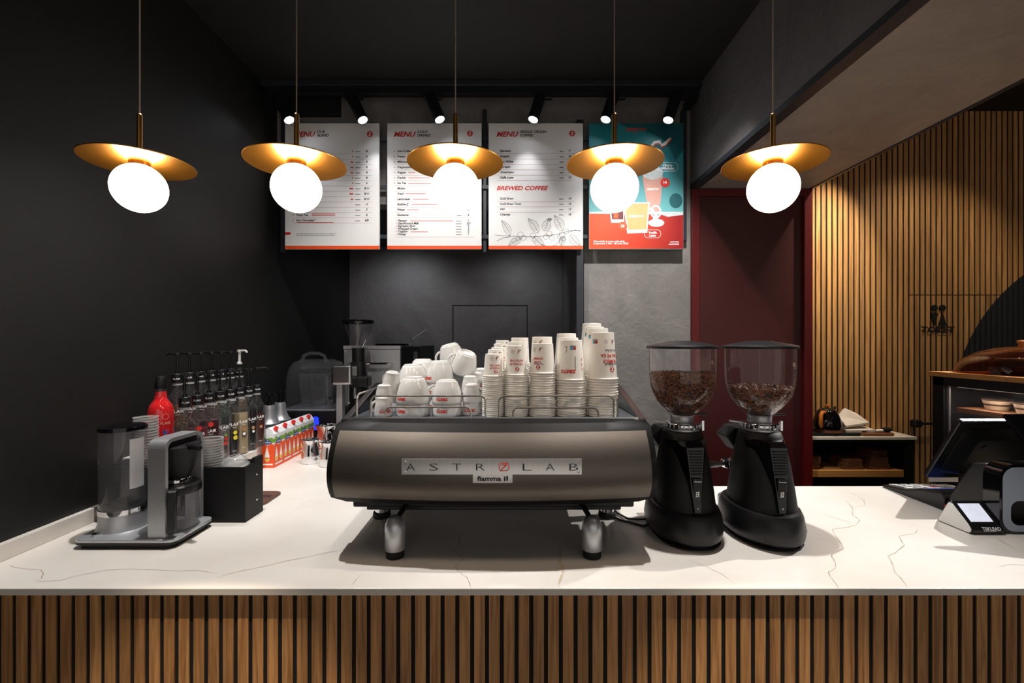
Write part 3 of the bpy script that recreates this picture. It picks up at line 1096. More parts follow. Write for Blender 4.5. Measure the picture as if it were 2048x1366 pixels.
k.put('print_white', poly2([(1246, 405), (1299, 405), (1294, 466), (1254, 467)]), -0.0051)
k.put('poster_cream', poly2([(1249, 408), (1296, 407), (1292, 459), (1256, 460)]), -0.0053)
k.word('print_white', 'ZIRETO', 1257, 435, 4.6, 30, 0.04, 0, y=-0.0055)
ring = [(1299 + 10 * math.cos(i * math.pi / 10 - 1.57), 431 + 14 * math.sin(i * math.pi / 10 - 1.57)) for i in range(11)]
k.put('print_white', ribbon2d(ring, 4), -0.0051)
k.put('print_red', disc2d(1329.5, 366, 9.2, 24), -0.0051)
k.word('print_white', '14', 1329.5, 368, 5.6, None, 0.04, 0, 'c', -0.0055)
k.put('print_orange', disc2d(1245, 453, 9, 24), -0.0055)
k.word('print_white', '10', 1245, 455, 5.6, None, 0.04, 0, 'c', -0.0058)
for x0_, x1_, y0_, y1_, l1, l2 in ((1315, 1355, 326, 343, 'Cherry', 'Milkshake'), (1288, 1321, 460, 476, 'Vanilla', 'Latte')):
    rr = rrect(x0_, x1_, y0_, y1_, 7.5, 5)
    k.put('print_white', ribbon2d(rr + rr[:1], 0.7), -0.0055)
    k.word('print_white', l1, (x0_ + x1_) / 2, y0_ + 7.5, 4.6, None, 0.03, 0, 'c', -0.0056)
    k.word('print_white', l2, (x0_ + x1_) / 2, y0_ + 13.5, 4.6, None, 0.03, 0, 'c', -0.0056)
k.put('print_white', ribbon2d([(1300, 296), (1308, 286), (1318, 284), (1322, 292), (1330, 288), (1341, 277)], [4, 6, 7, 6, 7, 4]), -0.0047)
k.put('print_red', ribbon2d([(1301, 299), (1310, 290), (1319, 289), (1323, 297), (1332, 291), (1343, 278)], 2.2), -0.0049)
k.word('print_white', 'Disponibile in toate cafenelele', 1187, 484.5, 3.4, 62, 0.03, 0)
k.word('print_white', 'in perioada 5 Mai - 28 Iunie 2023', 1187, 488.8, 3.4, 69, 0.03, 0)
for i in range(3):
    k.line('print_white', 1340 - i * 2, 1357, 483 + i * 3, 0.8)
k.done()

# ------------------------------------------------------------------ espresso machine (seen from behind)
MX, MH = -0.06, 0.50
mach = thing('espresso_machine', 'wide black espresso machine with brushed steel back panel reading ASTROLAB', 'espresso machine', (0, 0, ZC))
_h = np.array([0.160, 0.185, 0.215, 0.25, 0.30, 0.35, 0.399])
_d = np.array([1.412, 1.390, 1.372, 1.366, 1.378, 1.408, 1.452])
_pc = np.polyfit(_h, _d, 4)


def msurf(x, h):
    u = (x - MX) / MH
    return float(np.polyval(_pc, h)) - 0.04 * (1 - u * u)


def mpt(px, py, off=0.0):
    d = 1.36
    for _ in range(8):
        x, h = (px - 1024) * d / F, 0.654 - (py - 683) * d / F
        d = msurf(x, h)
    return (x, d - off, h)


secs = []
for i in range(21):
    u = -1 + 2 * i / 20
    x = MX + MH * u
    sh = 0.012 * max(0, abs(u) - 0.96) / 0.04
    hs = np.linspace(0.160 + sh, 0.399 - sh, 12)
    fr = [(x, msurf(x, h) + sh * 0.6, h) for h in hs]
    bk = [(x, 1.475, 0.405 - sh), (x, 1.50, 0.36), (x, 1.48, 0.15 + sh)]
    secs.append(fr + bk)
fixn(MB().loft(secs).build('rear_frame', 'machine_black', mach))
xa, xb = MX - MH + 0.021, MX + MH - 0.021
MB().grid(lambda u, v: (xa + (xb - xa) * u, msurf(xa + (xb - xa) * u, 0.180 + 0.196 * v) - 0.0022, 0.180 + 0.196 * v), 30, 12).build('back_panel', 'panel_steel', mach)
# body, underside, side cheeks
MB().box(MX - 0.455, MX + 0.455, 1.47, 1.93, 0.118, 0.398).build('body', 'black_metal', mach, bevel=0.006)
MB().box(MX - 0.42, MX + 0.42, 1.50, 1.88, 0.098, 0.119).build('drip_pan', 'black_plastic', mach, bevel=0.004)
mat('cheek', rgb(52, 49, 50), 0.22, 0.75, var=0.05)
chk = [(1.44, 0.17), (1.425, 0.25), (1.445, 0.33), (1.475, 0.402), (1.60, 0.432), (1.75, 0.468), (1.85, 0.486), (1.91, 0.482), (1.945, 0.455), (1.955, 0.38), (1.95, 0.22), (1.92, 0.16)]
for x in (MX - 0.495, MX + 0.470):
    fixn(MB().prism(chk, x, x + 0.025, 'x').build('side_cheek', 'cheek', mach, bevel=0.004))
MB().box(MX - 0.468, MX + 0.468, 1.478, 1.935, 0.399, 0.404).build('cup_tray', 'tray_mesh', mach)
MB().box(MX - 0.468, MX + 0.468, 1.472, 1.480, 0.396, 0.409).build('tray_lip', 'steel', mach)


def rail(x0, x1, h, y, r=0.0032, rc=0.018):
    pts = [(x0, y, 0.402)]
    for k in range(7):
        a = R(180 - 15 * k)
        pts.append((x0 + rc + rc * math.cos(a), y, h - rc + rc * math.sin(a)))
    for k in range(7):
        a = R(90 - 15 * k)
        pts.append((x1 - rc + rc * math.cos(a), y, h - rc + rc * math.sin(a)))
    pts.append((x1, y, 0.402))
    return MB().tube(pts, r, 8)


RY = 1.487
sc = RY / F
for p0, p1, py in ((742, 971, 792), (772, 942, 814), (998, 1227, 792), (1026, 1196, 815)):
    yy = RY if py < 800 else RY - 0.004
    rail((p0 - 1024) * sc, (p1 - 1024) * sc, 0.654 - (py - 683) * sc, yy).build('cup_rail', 'rail_steel', mach)
for x in (MX - 0.448, MX + 0.405):
    pts = [(x, 1.49, 0.402), (x, 1.49, 0.462), (x, 1.496, 0.474), (x, 1.51, 0.48), (x, 1.86, 0.48), (x, 1.875, 0.474), (x, 1.88, 0.46), (x, 1.88, 0.402)]
    MB().tube(pts, 0.0035, 8).build('side_rail', 'rail_steel', mach)
# feet
for px in (790.5, 1184):
    x = (px - 1024) * 1.385 / F
    s = 1 if px < 1000 else -1
    ft = MB().lathe([(0.0, 0.024), (0.030, 0.024), (0.031, 0.026), (0.031, 0.085), (0.0295, 0.100), (0.022, 0.115), (0.010, 0.124), (0, 0.126)], (x, 1.385, 0)).build('front_foot', 'satin_silver', mach)
    MB().lathe([(0, 0), (0.0265, 0), (0.0275, 0.004), (0.0275, 0.0245), (0, 0.0245)], (x, 1.385, 0)).build('rubber_pad', 'rubber', ft)
    MB().rod((x + s * 0.002, 1.388, 0.11), (x + s * 0.040, 1.50, 0.165), 0.008, 10).build('strut', 'black_metal', mach)
for px in (764, 1214):
    x = (px - 1024) * 1.70 / F
    ft = MB().lathe([(0, 0.02), (0.025, 0.02), (0.025, 0.10), (0, 0.10)], (x, 1.70, 0)).build('rear_foot', 'chrome', mach)
    MB().lathe([(0, 0), (0.031, 0), (0.033, 0.006), (0.031, 0.02), (0, 0.02)], (x, 1.70, 0)).build('rubber_pad', 'rubber', ft)
# name plate
def patch(x0, x1, y0, y1, off, nu=16, nv=4):
    m_ = MB().grid(lambda u, v: mpt(x0 + (x1 - x0) * u, y1 + (y0 - y1) * v, off), nu, nv)
    edge = [(x0 + (x1 - x0) * i / nu, y1) for i in range(nu + 1)] + [(x1, y0)] + [(x1 - (x1 - x0) * i / nu, y0) for i in range(1, nu + 1)] + [(x0, y1)]
    a = [mpt(x, y, off) for x, y in edge]
    b_ = [mpt(x, y, 0.001) for x, y in edge]
    n_ = len(edge)
    return m_.add(a + b_, [(i + 1, i, n_ + i, n_ + i + 1) for i in range(n_ - 1)])
plate = patch(804, 1163, 917, 948, 0.005).build('name_plate', 'plate_steel', mach)
tab = patch(946, 1025, 948, 965, 0.005, 6, 2).build('maker_tab', 'plate_steel', mach)
def on_panel(mb, vs, fs, off=0.0065):
    mb.add([mpt(x, y, off) for x, y in vs], fs)
for ch, px in zip('ASTRLAB', (822, 868, 914, 961, 1054, 1100, 1147)):
    vs, fs = text2d(ch, 15, 17.5, bold=-0.012, align='c')
    mb = MB()
    on_panel(mb, [(px + x, 940 - y) for x, y in vs], fs)
    mb.build('letter', 'print_black', plate)
mb = MB()
rr = rrect(998.5, 1017.5, 925, 940, 5, 4)
on_panel(mb, *ribbon2d(rr + rr[:1], 1.6))
on_panel(mb, *ribbon2d([(1000, 942), (1016, 923)], 1.8))
on_panel(mb, *ribbon2d([(1003, 929), (1008, 927), (1013, 929), (1008, 934), (1003, 937)], 1.4))
mb.build('letter', 'print_red', plate)
mb = MB()
vs, fs = text2d('fiamma', 9.5, 48, bold=0.03)
on_panel(mb, [(954.5 + x, 960.5 - y) for x, y in vs], fs)
on_panel(mb, [(1008, 961), (1008, 952), (1011, 952), (1011, 961)], [[0, 1, 2, 3]])
on_panel(mb, [(1012.5, 960), (1012.5, 951), (1016, 951), (1016, 960)], [[0, 1, 2, 3]])
o = mb.build('lettering', 'print_black', tab)
o['kind'] = 'stuff'
for px, py in ((811, 922), (811, 943), (1157, 922), (1157, 943)):
    p = mpt(px, py, 0.007)
    MB().ball(p, 0.003, n=10, m=6).build('screw', 'chrome', plate)

# ------------------------------------------------------------------ paper cups stacked upside down on the machine
TRAY = ZC + 0.4045


def cup_profile(rr, rb, H):
    def rf(z):
        return rr - 0.0042 - (rr - 0.0042 - rb) * max(z, 0) / H
    prof = [(rr - 0.004, 0.0005), (rr - 0.0015, 0.0), (rr, 0.0018), (rr - 0.0006, 0.0036), (rr - 0.0042, 0.0044), (rf(0.3 * H), 0.3 * H), (rf(0.7 * H), 0.7 * H), (rb, H - 0.0008), (rb - 0.0012, H), (rb - 0.0024, H - 0.0008), (rb - 0.003, H - 0.007), (0, H - 0.007)]
    return prof, rf


KINDS = {}
CUPS = (('xs', 0.0368, 0.0262, 0.0756), ('s', 0.0401, 0.0315, 0.098), ('m', 0.0452, 0.0355, 0.100), ('l', 0.0513, 0.0362, 0.134), ('xl', 0.0528, 0.0380, 0.156))
for nm, rr, rb, H in CUPS:
    pr, rf = cup_profile(rr, rb, H)
    KINDS[nm] = (MB().lathe(pr, n=32).mesh('paper_cup', 'paper'), rf, H, rr)


def cup_print(nm, top):
    """red and black print of one top cup: name mark, motto, small drawings"""
    me, rf, H, rr = KINDS[nm]
    res = []
    red, blk, cya = MB(), MB(), MB()
    z1 = 0.22 * H
    red2 = MB()
    if nm in ('xs', 's', 'xl', 'm'):
        a0 = {'xs': 0.35, 's': 0.1, 'xl': 0.55, 'm': -0.45}[nm]
        wrap(red, disc2d(0, 0, 0.085 * rr * 2, 16), rf, a0, z1)
        l1, l2 = ('I WOKE UP', 'WITH THIS') if nm in ('xs', 's') else (('N-AM', 'DORMIT') if nm == 'm' else ('NUMELE', 'TAU PE EA'))
        for q, s_ in enumerate((l1, l2)):
            wrap(red, text2d(s_, 0.07 * H, None, 0.03, 0, 'c'), rf, a0 - 0.08, z1 + (0.20 + 0.12 * q) * H, True)
        for q in range({'xl': 2, 'm': 1}.get(nm, 0)):
            wrap(blk, text2d('NU TREBUIE' if q == 0 else 'CA-I BUNA', 0.045 * H, None, 0.02, 0, 'c'), rf, a0, z1 + (0.42 + 0.0 * q if q else 0.13) * H, True)
        # little face and cherry sketches near the base
        zz = 0.80 * H
        c = 0.0
        fx = a0 - 0.45
        ring = [(0.0055 * math.cos(i * math.pi / 8), 0.0062 * math.sin(i * math.pi / 8)) for i in range(17)]
        wrap(blk, ribbon2d(ring, 0.0007), rf, fx, zz)
        wrap(blk, ribbon2d([(-0.003, 0.0005), (0, -0.0018), (0.003, 0.0005)], 0.0009), rf, fx, zz)
        for e in (-0.002, 0.002):
            wrap(blk, disc2d(e, 0.0025, 0.0006, 6), rf, fx, zz)
        fx = a0 + 0.22
        wrap(blk, ribbon2d([(-0.006, -0.004), (-0.004, 0.004), (0.001, 0.0065), (0.007, 0.004)], [0.001, 0.002, 0.0024, 0.0008]), rf, fx, zz)
        wrap(red, ribbon2d([(-0.003, -0.003), (-0.0015, 0.001), (-0.0015, 0.003)], [0.001, 0.0042, 0.002]), rf, fx, zz)
        wrap(blk, disc2d(-0.0045, -0.0065, 0.0013, 8), rf, fx, zz)
    if nm in ('l', 'xl'):
        a0 = 0.05 if nm == 'l' else -0.85
        zz = 0.80 * H
        wrap(cya, rect2d(-0.010, 0, -0.006, 0.004, 3), rf, a0, zz)
        wrap(red, rect2d(0, 0.010, -0.006, 0.004, 3), rf, a0, zz)
        wrap(blk, rect2d(-0.010, 0.010, 0.005, 0.0075, 4), rf, a0, zz)
        for e in (-0.005, 0.005):
            wrap(blk if e < 0 else blk, disc2d(e, -0.001, 0.0013, 8), rf, a0, zz, out=0.001)
    if nm == 'l':
        wrap(red, text2d('ZIRETO', 0.011, None, 0.05, 0, 'r'), rf, -0.95, 0.26 * H, True)
        wrap(blk, rect2d(-0.0006, 0.0006, -0.02, 0.02), rf, 0.18, 0.45 * H)
        wrap(blk, rect2d(0.002, 0.003, -0.024, 0.02), rf, 0.18, 0.43 * H)
        wrap(blk, ribbon2d([(-0.006, 0.007), (0.003, 0.007)], 0.0016), rf, -0.5, 0.78 * H)
        wrap(blk, ribbon2d([(0, 0.007), (0, -0.008), (-0.003, -0.012)], 0.0016), rf, -0.5, 0.78 * H)
        for q in range(3):
            wrap(red, text2d('Z', 0.008, None, 0.03, 0, 'c'), rf, 0.85, (0.3 + 0.12 * q) * H, True)
    if nm == 'xl':
        wrap(blk, text2d('Z', 0.012, None, 0.05, 0, 'c'), rf, 9, z1, True) if False else None
    for mb, m in ((red, 'print_red'), (blk, 'print_black'), (cya, 'print_cyan')):
        if mb.v:
            res.append((mb.mesh('print', m), m))
    if nm in ('xs', 's', 'xl', 'm'):
        w = MB()
        a0 = {'xs': 0.35, 's': 0.1, 'xl': 0.55, 'm': -0.45}[nm]
        wrap(w, text2d('Z', 0.1 * rr * 2, None, 0.05, 0.1, 'c', cy=-0.05 * rr * 2), rf, a0, z1, True, out=0.0011)
        res.append((w.mesh('print', 'print_white'), 'print_white'))
    return res


PRINTS = {nm: cup_print(nm, True) for nm in KINDS}
DESC = {'xs': 'smallest', 's': 'small', 'm': 'medium', 'l': 'large', 'xl': 'tallest'}
WHERE = {'xs': 'beside the porcelain cups', 's': 'next to the smallest cups', 'm': 'in the middle', 'l': 'next to the tallest cups', 'xl': 'at the grinder end'}
ROWN = ['front', 'second', 'third', 'fourth', 'rearmost']
STEP = {'xs': 0.0066, 's': 0.0072, 'm': 0.0079, 'l': 0.0086, 'xl': 0.0088}
# (kind, row, photo column, depth, photo row of the upturned base)
STACKS = [('xs', 0, 986.0, 1.535, 706.5), ('s', 0, 1032.5, 1.537, 690.5), ('m', 0, 1085.0, 1.540, 687.0), ('l', 0, 1142.0, 1.545, 680.0), ('xl', 0, 1204.5, 1.546, 663.0),
          ('xs', 1, 991.0, 1.612, 699.0), ('xs', 2, 997.0, 1.689, 694.0), ('xs', 3, 1001.5, 1.766, 689.0), ('xs', 4, 1004.5, 1.842, 682.0),
          ('s', 1, 1036.0, 1.622, 685.0), ('s', 2, 1039.5, 1.707, 675.0), ('m', 1, 1084.0, 1.640, 674.0),
          ('l', 1, 1136.0, 1.655, 674.0), ('l', 2, 1132.5, 1.765, 666.5), ('xl', 1, 1195.0, 1.660, 657.0), ('xl', 2, 1188.5, 1.773, 652.0), ('xl', 3, 1184.0, 1.880, 647.0)]
hidden = MB()
for nm, row, px, d, py in STACKS:
    me, rf, H, rr = KINDS[nm]
    zt = EYE - (py - 683) * (d - 0.0) / F
    n = max(2, int(round((zt - H - TRAY) / STEP[nm])) + 1)
    for i in range(n):
        if row and i < 4:      # lowest cups behind the front stacks, past the 300 that show
            pr, _ = cup_profile(*[(a, b2, c) for q, a, b2, c in CUPS if q == nm][0])
            hidden.lathe(pr[1:8], ((px - 1024) * d / F, d, TRAY + 0.0003 + i * STEP[nm]), 20)
            continue
        o = bpy.data.objects.new('paper_cup', me)
        COL.objects.link(o)
        o.location = ((px - 1024) * d / F + random.uniform(-0.0007, 0.0007), d + random.uniform(-0.0007, 0.0007), TRAY + 0.0003 + i * STEP[nm])
        pos = n - i
        tag(o, '%s upside-down paper cup of the %s stack of %s cups %s' % (ORD[pos - 1], ROWN[row], DESC[nm], WHERE[nm]), 'paper cup', 'paper cups stacked on the machine')
        if i == n - 1:
            for pm, _m in PRINTS[nm]:
                c = bpy.data.objects.new('print', pm)
                COL.objects.link(c)
                c.parent = o
                c['kind'] = 'stuff'
            o.rotation_euler.z = random.uniform(-0.15, 0.15) if row else 0

o = hidden.build('paper_cups', 'paper')
tag(o, 'lowest paper cups of the rear stacks behind the front row', 'paper cups')
o['kind'] = 'stuff'

# ------------------------------------------------------------------ porcelain cups upside down on the machine
def mug_kind(rr, rb, H, hr):
    def rf(z):
        t = min(max(z / H, 0), 1)
        return rb + (rr - rb) * (1 - t ** 2.3)
    prof = [(rr - 0.005, 0.012), (rr - 0.003, 0.001), (rr - 0.0012, 0.0), (rr, 0.002)]
    for i in range(1, 10):
        z = H * 0.93 * i / 9
        prof.append((rf(z) if i < 9 else rb + 0.004, z))
    prof += [(rb, H * 0.955), (rb - 0.001, H - 0.001), (rb - 0.003, H), (rb - 0.006, H - 0.002), (rb - 0.008, H - 0.006), (0, H - 0.006)]
    body = MB().lathe(prof, n=36).mesh('body', 'porcelain')
    pts = []
    for k in range(13):
        a = R(-80 + 160 * k / 12)
        z = H * 0.50 + hr * 1.05 * math.sin(a)
        pts.append((rf(max(z, 0)) - 0.004 + (hr * 1.0) * max(math.cos(a), 0) ** 0.8, 0, z))
    handle = MB().tube(pts, [0.0042] * 13, 8).mesh('handle', 'porcelain')
    pr = MB()
    wrap(pr, text2d('ZIRETO', 0.0085, None, 0.06, 0, 'c'), rf, 0, 0.021, True)
    bl = MB()
    wrap(bl, text2d('coffee', 0.0035, None, 0.02, 0, 'l'), rf, -0.12, 0.026, True)
    return body, handle, pr.mesh('print', 'print_red'), bl.mesh('print', 'print_black')


MUGS = {'L': mug_kind(0.0575, 0.033, 0.088, 0.022), 'M': mug_kind(0.051, 0.031, 0.079, 0.020), 'E': mug_kind(0.031, 0.020, 0.064, 0.015)}


def mug(kind, px, d, z, label, hang=180, pang=0, tilt=(0, 0)):
    body, handle, pr, bl = MUGS[kind]
    x = (px - 1024) * d / F
    t = thing('porcelain_cup', label, 'cup', (x, d, ZC + z), group='porcelain cups on the machine')
    t.rotation_euler = (R(tilt[0]), R(tilt[1]), 0)
    for me, nm, rz in ((body, 'body', 0), (handle, 'handle', hang), (pr, 'print', pang), (bl, 'print', pang)):
        if nm == 'handle' and hang is None:
            continue
        o = bpy.data.objects.new(nm, me)
        COL.objects.link(o)
        o.parent = t
        o.rotation_euler.z = R(rz)
        if nm == 'print':
            o['kind'] = 'stuff'
    return t


T0 = 0.4048
mug('L', 827, 1.555, T0, 'lower wide white cup of the front pair left of centre', 150, -35)
mug('L', 827, 1.555, T0 + 0.041, 'upper wide white cup of the front pair left of centre', 150, -35)
mug('M', 894, 1.555, T0, 'lower white cup of the front pair with handle to the left', 180, -12)
mug('M', 894, 1.555, T0 + 0.040, 'upper white cup of the front pair with handle to the left', 185, -12)
mug('E', 942, 1.560, T0, 'lower white espresso cup beside the smallest paper cups', 20, -5)
mug('E', 943, 1.560, T0 + 0.041, 'upper white espresso cup beside the smallest paper cups', 5, 150)
mug('E', 767, 1.535, T0, 'white espresso cup at the left end with handle to the left', 200, 28)
mug('E', 769, 1.548, T0 + 0.040, 'second white espresso cup stacked at the left end', 10, 150)
mug('E', 781, 1.575, T0 + 0.083, 'tilted white espresso cup topping the left end stack', 150, 180, (4, 9))
mug('E', 797, 1.64, T0 + 0.0, 'lower white espresso cup half hidden between the left stacks', 160, 180)
mug('E', 797, 1.64, T0 + 0.045, 'upper white espresso cup half hidden between the left stacks', 160, 180)
for i, w in enumerate(('bottom', 'middle', 'top')):
    mug('L', 826, 1.675, T0 + i * 0.039, w + ' wide white cup of the stack behind the front left pair', 100, 180)
    mug('L', 846, 1.795, T0 + i * 0.046, w + ' wide white cup of the rear stack behind the left cups', 100, 180)
    mug('M', 880, 1.675, T0 + i * 0.050, w + ' white cup of the tall stack behind the handled pair', 100, -50)
    mug('M', 916, 1.79, T0 + i * 0.048, w + ' white cup of the rear stack below the two tilted cups', 100, 180)
mug('M', 908, 1.775, T0 + 0.162, 'tilted white cup leaning at the very top of the pile', 200, 180, (8, -14))
mug('M', 923, 1.715, T0 + 0.138, 'white cup lying tipped to the right below the topmost one', 200, 180, (16, 20))
for i, w in enumerate(('lower', 'upper')):
    mug('E', 940, 1.655, T0 + i * 0.062, w + ' white espresso cup of the second row beside the paper cups', 40, 180)
    mug('E', 953, 1.745, T0 + i * 0.066, w + ' white espresso cup of the third row beside the paper cups', 40, 60)
    mug('E', 963, 1.845, T0 + i * 0.078, w + ' white espresso cup of the last row beside the paper cups', 40, 180)

# ------------------------------------------------------------------ bean grinders
def superpts(hw, y0, y1, h, n=32, e=2.6, nose=1.0):
    pts = []
    cy = (y0 + y1) / 2
    hy = (y1 - y0) / 2
    for k in range(n):
        a = 2 * math.pi * k / n
        c, s = math.cos(a), math.sin(a)
        x = hw * math.copysign(abs(c) ** (2 / e), c)
        y = cy + hy * math.copysign(abs(s) ** (2 / e), s)
        if s < 0 and nose != 1.0:
            x *= 1 - (1 - nose) * (-s) ** 2
        pts.append((x, y, h))
    return pts


def hop_r(h):
    hs = [0.392, 0.400, 0.415, 0.435, 0.455, 0.480, 0.505, 0.535, 0.570, 0.632]
    rs = [0.036, 0.040, 0.052, 0.072, 0.087, 0.0985, 0.105, 0.1085, 0.1095, 0.1095]
    return float(np.interp(h, hs, rs))


HS = [0.392, 0.400, 0.407, 0.415, 0.425, 0.435, 0.445, 0.455, 0.467, 0.480, 0.492, 0.505, 0.520, 0.535, 0.552, 0.570, 0.60, 0.632]


def grinder(name, loc, label, cat='coffee grinder', group=None):
    t = thing(name, label, cat, loc, group=group)
    # base tub
    secs = [superpts(0.100, -0.145, 0.140, 0.0), superpts(0.104, -0.150, 0.143, 0.008)]
    fixn(MB().loft(secs).build('foot_plate', 'rubber', t))
    secs = [superpts(0.104, -0.152, 0.145, 0.011, e=2.4, nose=0.72), superpts(0.116, -0.166, 0.158, 0.024, e=2.4, nose=0.75), superpts(0.119, -0.170, 0.160, 0.05, e=2.4, nose=0.76), superpts(0.113, -0.160, 0.152, 0.09, e=2.4, nose=0.76), superpts(0.106, -0.150, 0.142, 0.106, e=2.4, nose=0.76), superpts(0.098, -0.140, 0.13, 0.108, e=2.4, nose=0.76)]
    fixn(MB().loft(secs).build('base', 'black_plastic', t))
    # tapering column
    secs = [superpts(0.094, -0.128, 0.105, 0.100, e=3.2, nose=0.72), superpts(0.086, -0.116, 0.095, 0.17, e=3.2, nose=0.76), superpts(0.077, -0.100, 0.085, 0.25, e=3.0, nose=0.82), superpts(0.069, -0.084, 0.077, 0.31, e=2.6, nose=0.9), superpts(0.066, -0.072, 0.072, 0.335, e=2.2), superpts(0.064, -0.066, 0.068, 0.348, e=2.0), superpts(0.058, -0.06, 0.062, 0.352, e=2.0)]
    fixn(MB().loft(secs).build('column', 'black_powder', t))
    # glossy tapering back cover with louvres and display
    def sec(h, hw, y, yb, hwb):
        return [(-hwb, yb, h), (-hw, y, h), (hw, y, h), (hwb, yb, h)]
    cov = MB().loft([sec(0.112, 0.010, -0.134, -0.095, 0.016), sec(0.24, 0.022, -0.123, -0.070, 0.050), sec(0.316, 0.029, -0.115, -0.035, 0.070), sec(0.331, 0.026, -0.098, -0.02, 0.067)], smooth=False)
    cv = fixn(cov.build('back_cover', 'black_gloss', t, bevel=0.002))
    def cvy(h):
        return float(np.interp(h, [0.112, 0.24, 0.316], [-0.134, -0.123, -0.115]))
    def cvw(h):
        return float(np.interp(h, [0.112, 0.24, 0.316], [0.010, 0.022, 0.029]))
    for k in range(9):
        h = 0.232 + k * 0.0088
        w = cvw(h) * 0.78
        MB().box(-w, w, cvy(h) - 0.0035, cvy(h) + 0.004, h, h + 0.0042).build('louvre', 'black_powder', cv)
    y = cvy(0.18) - 0.0016
    dsp = MB().prism([(-0.0085, 0.148), (0.0085, 0.148), (0.0165, 0.222), (-0.0165, 0.222)], 0, 0.002, 'y')
    dm = Matrix.Translation((0, cvy(0.185) - 0.003, 0)) @ Matrix.Rotation(R(-5), 4, 'X')
    dobj = fixn(MB().prism([(-0.0085, -0.037), (0.0085, -0.037), (0.0160, 0.037), (-0.0160, 0.037)], -0.001, 0.001, 'y', Matrix.Translation((0, cvy(0.185) - 0.0022, 0.185)) @ Matrix.Rotation(R(4.9), 4, 'X')).build('display', 'black_metal', cv))
    pr = MB()
    Mx = Matrix.Translation((0, cvy(0.185) - 0.0042, 0.185)) @ Matrix.Rotation(R(4.9), 4, 'X')
    vs, fs = text2d('Fiorenzato', 0.0042, 0.023, 0.03, 0.3, 'c', 0, 0.026)
    pr.add([(x, 0, z) for x, z in vs], fs, False, Mx)
    for i in range(2):
        for j in range(3):
            vs, fs = rect2d(-0.005 + i * 0.0062, -0.0005 + i * 0.0062, -0.022 + j * 0.0062 + i * 0.001, -0.0175 + j * 0.0062 + i * 0.001)
            pr.add([(x, 0, z) for x, z in vs], fs, False, Mx)
    p_ = pr.build('print', 'print_white', dobj)
    p_['kind'] = 'stuff'
    MB().ball((0, cvy(0.128) - 0.001, 0.128), 0.0035, n=10, m=6).build('button', 'satin_silver', cv)
    # dosing head on the far side
    fixn(MB().prism([(-0.052, 0.347), (0.052, 0.347), (0.084, 0.314), (0.046, 0.262), (-0.046, 0.262), (-0.084, 0.314)], 0.062, 0.150, 'y').build('dosing_head', 'black_powder', t, bevel=0.004))
    MB().box(-0.02, 0.02, 0.075, 0.15, 0.186, 0.196).build('fork', 'black_metal', t, bevel=0.003)
    # adjusting ring and neck
    MB().lathe([(0.052, 0.352), (0.056, 0.353), (0.056, 0.359), (0.050, 0.361), (0.0, 0.361)]).build('seat_ring', 'brushed_flat', t)
    rg = MB().lathe([(0.052, 0.361), (0.0595, 0.362), (0.0605, 0.366), (0.0605, 0.374), (0.058, 0.378), (0.04, 0.379)], n=48).build('adjusting_ring', 'chrome', t)
    for k in range(24):
        a = 2 * math.pi * k / 24
        MB().box(-0.0022, 0.0022, -0.0625, -0.0603, 0.364, 0.376, Matrix.Rotation(a, 4, 'Z')).build('knurl', 'brushed', rg)
    MB().rod((-0.055, 0.0, 0.376), (-0.098, 0.012, 0.381), 0.004).build('lever', 'satin_silver', t)
    MB().box(0.060, 0.067, -0.022, -0.010, 0.352, 0.385).build('stop_pin', 'chrome', t)
    MB().lathe([(0.036, 0.378), (0.0375, 0.380), (0.0375, 0.402), (0.036, 0.404)]).build('neck', 'brushed', t)
    MB().box(0.038, 0.085, -0.012, 0.012, 0.402, 0.408).build('slide_gate', 'black_plastic', t, bevel=0.002)
    # hopper and lid
    hp = MB().lathe([(hop_r(h), h) for h in HS], n=56).build('hopper', 'glass_hopper', t)
    lid = MB().lathe([(0.108, 0.630), (0.1165, 0.630), (0.118, 0.633), (0.117, 0.638), (0.112, 0.641), (0.075, 0.649), (0.045, 0.654), (0.042, 0.656), (0, 0.657)], n=56).build('lid', 'black_plastic', t)
    MB().lathe([(0.034, 0.392), (0.0, 0.432)], n=20).build('flow_cone', 'plastic_clear', hp)
    return t


G1 = ((1364 - 1024) * 1.565 / F, 1.565, ZC)
G2 = ((1519 - 1024) * 1.560 / F, 1.560, ZC)
g1 = grinder('coffee_grinder', G1, 'black bean grinder next to the espresso machine, hopper nearly full', group='bean grinders on the bar')
g2 = grinder('coffee_grinder', G2, 'black bean grinder before the red door, hopper half empty', group='bean grinders on the bar')


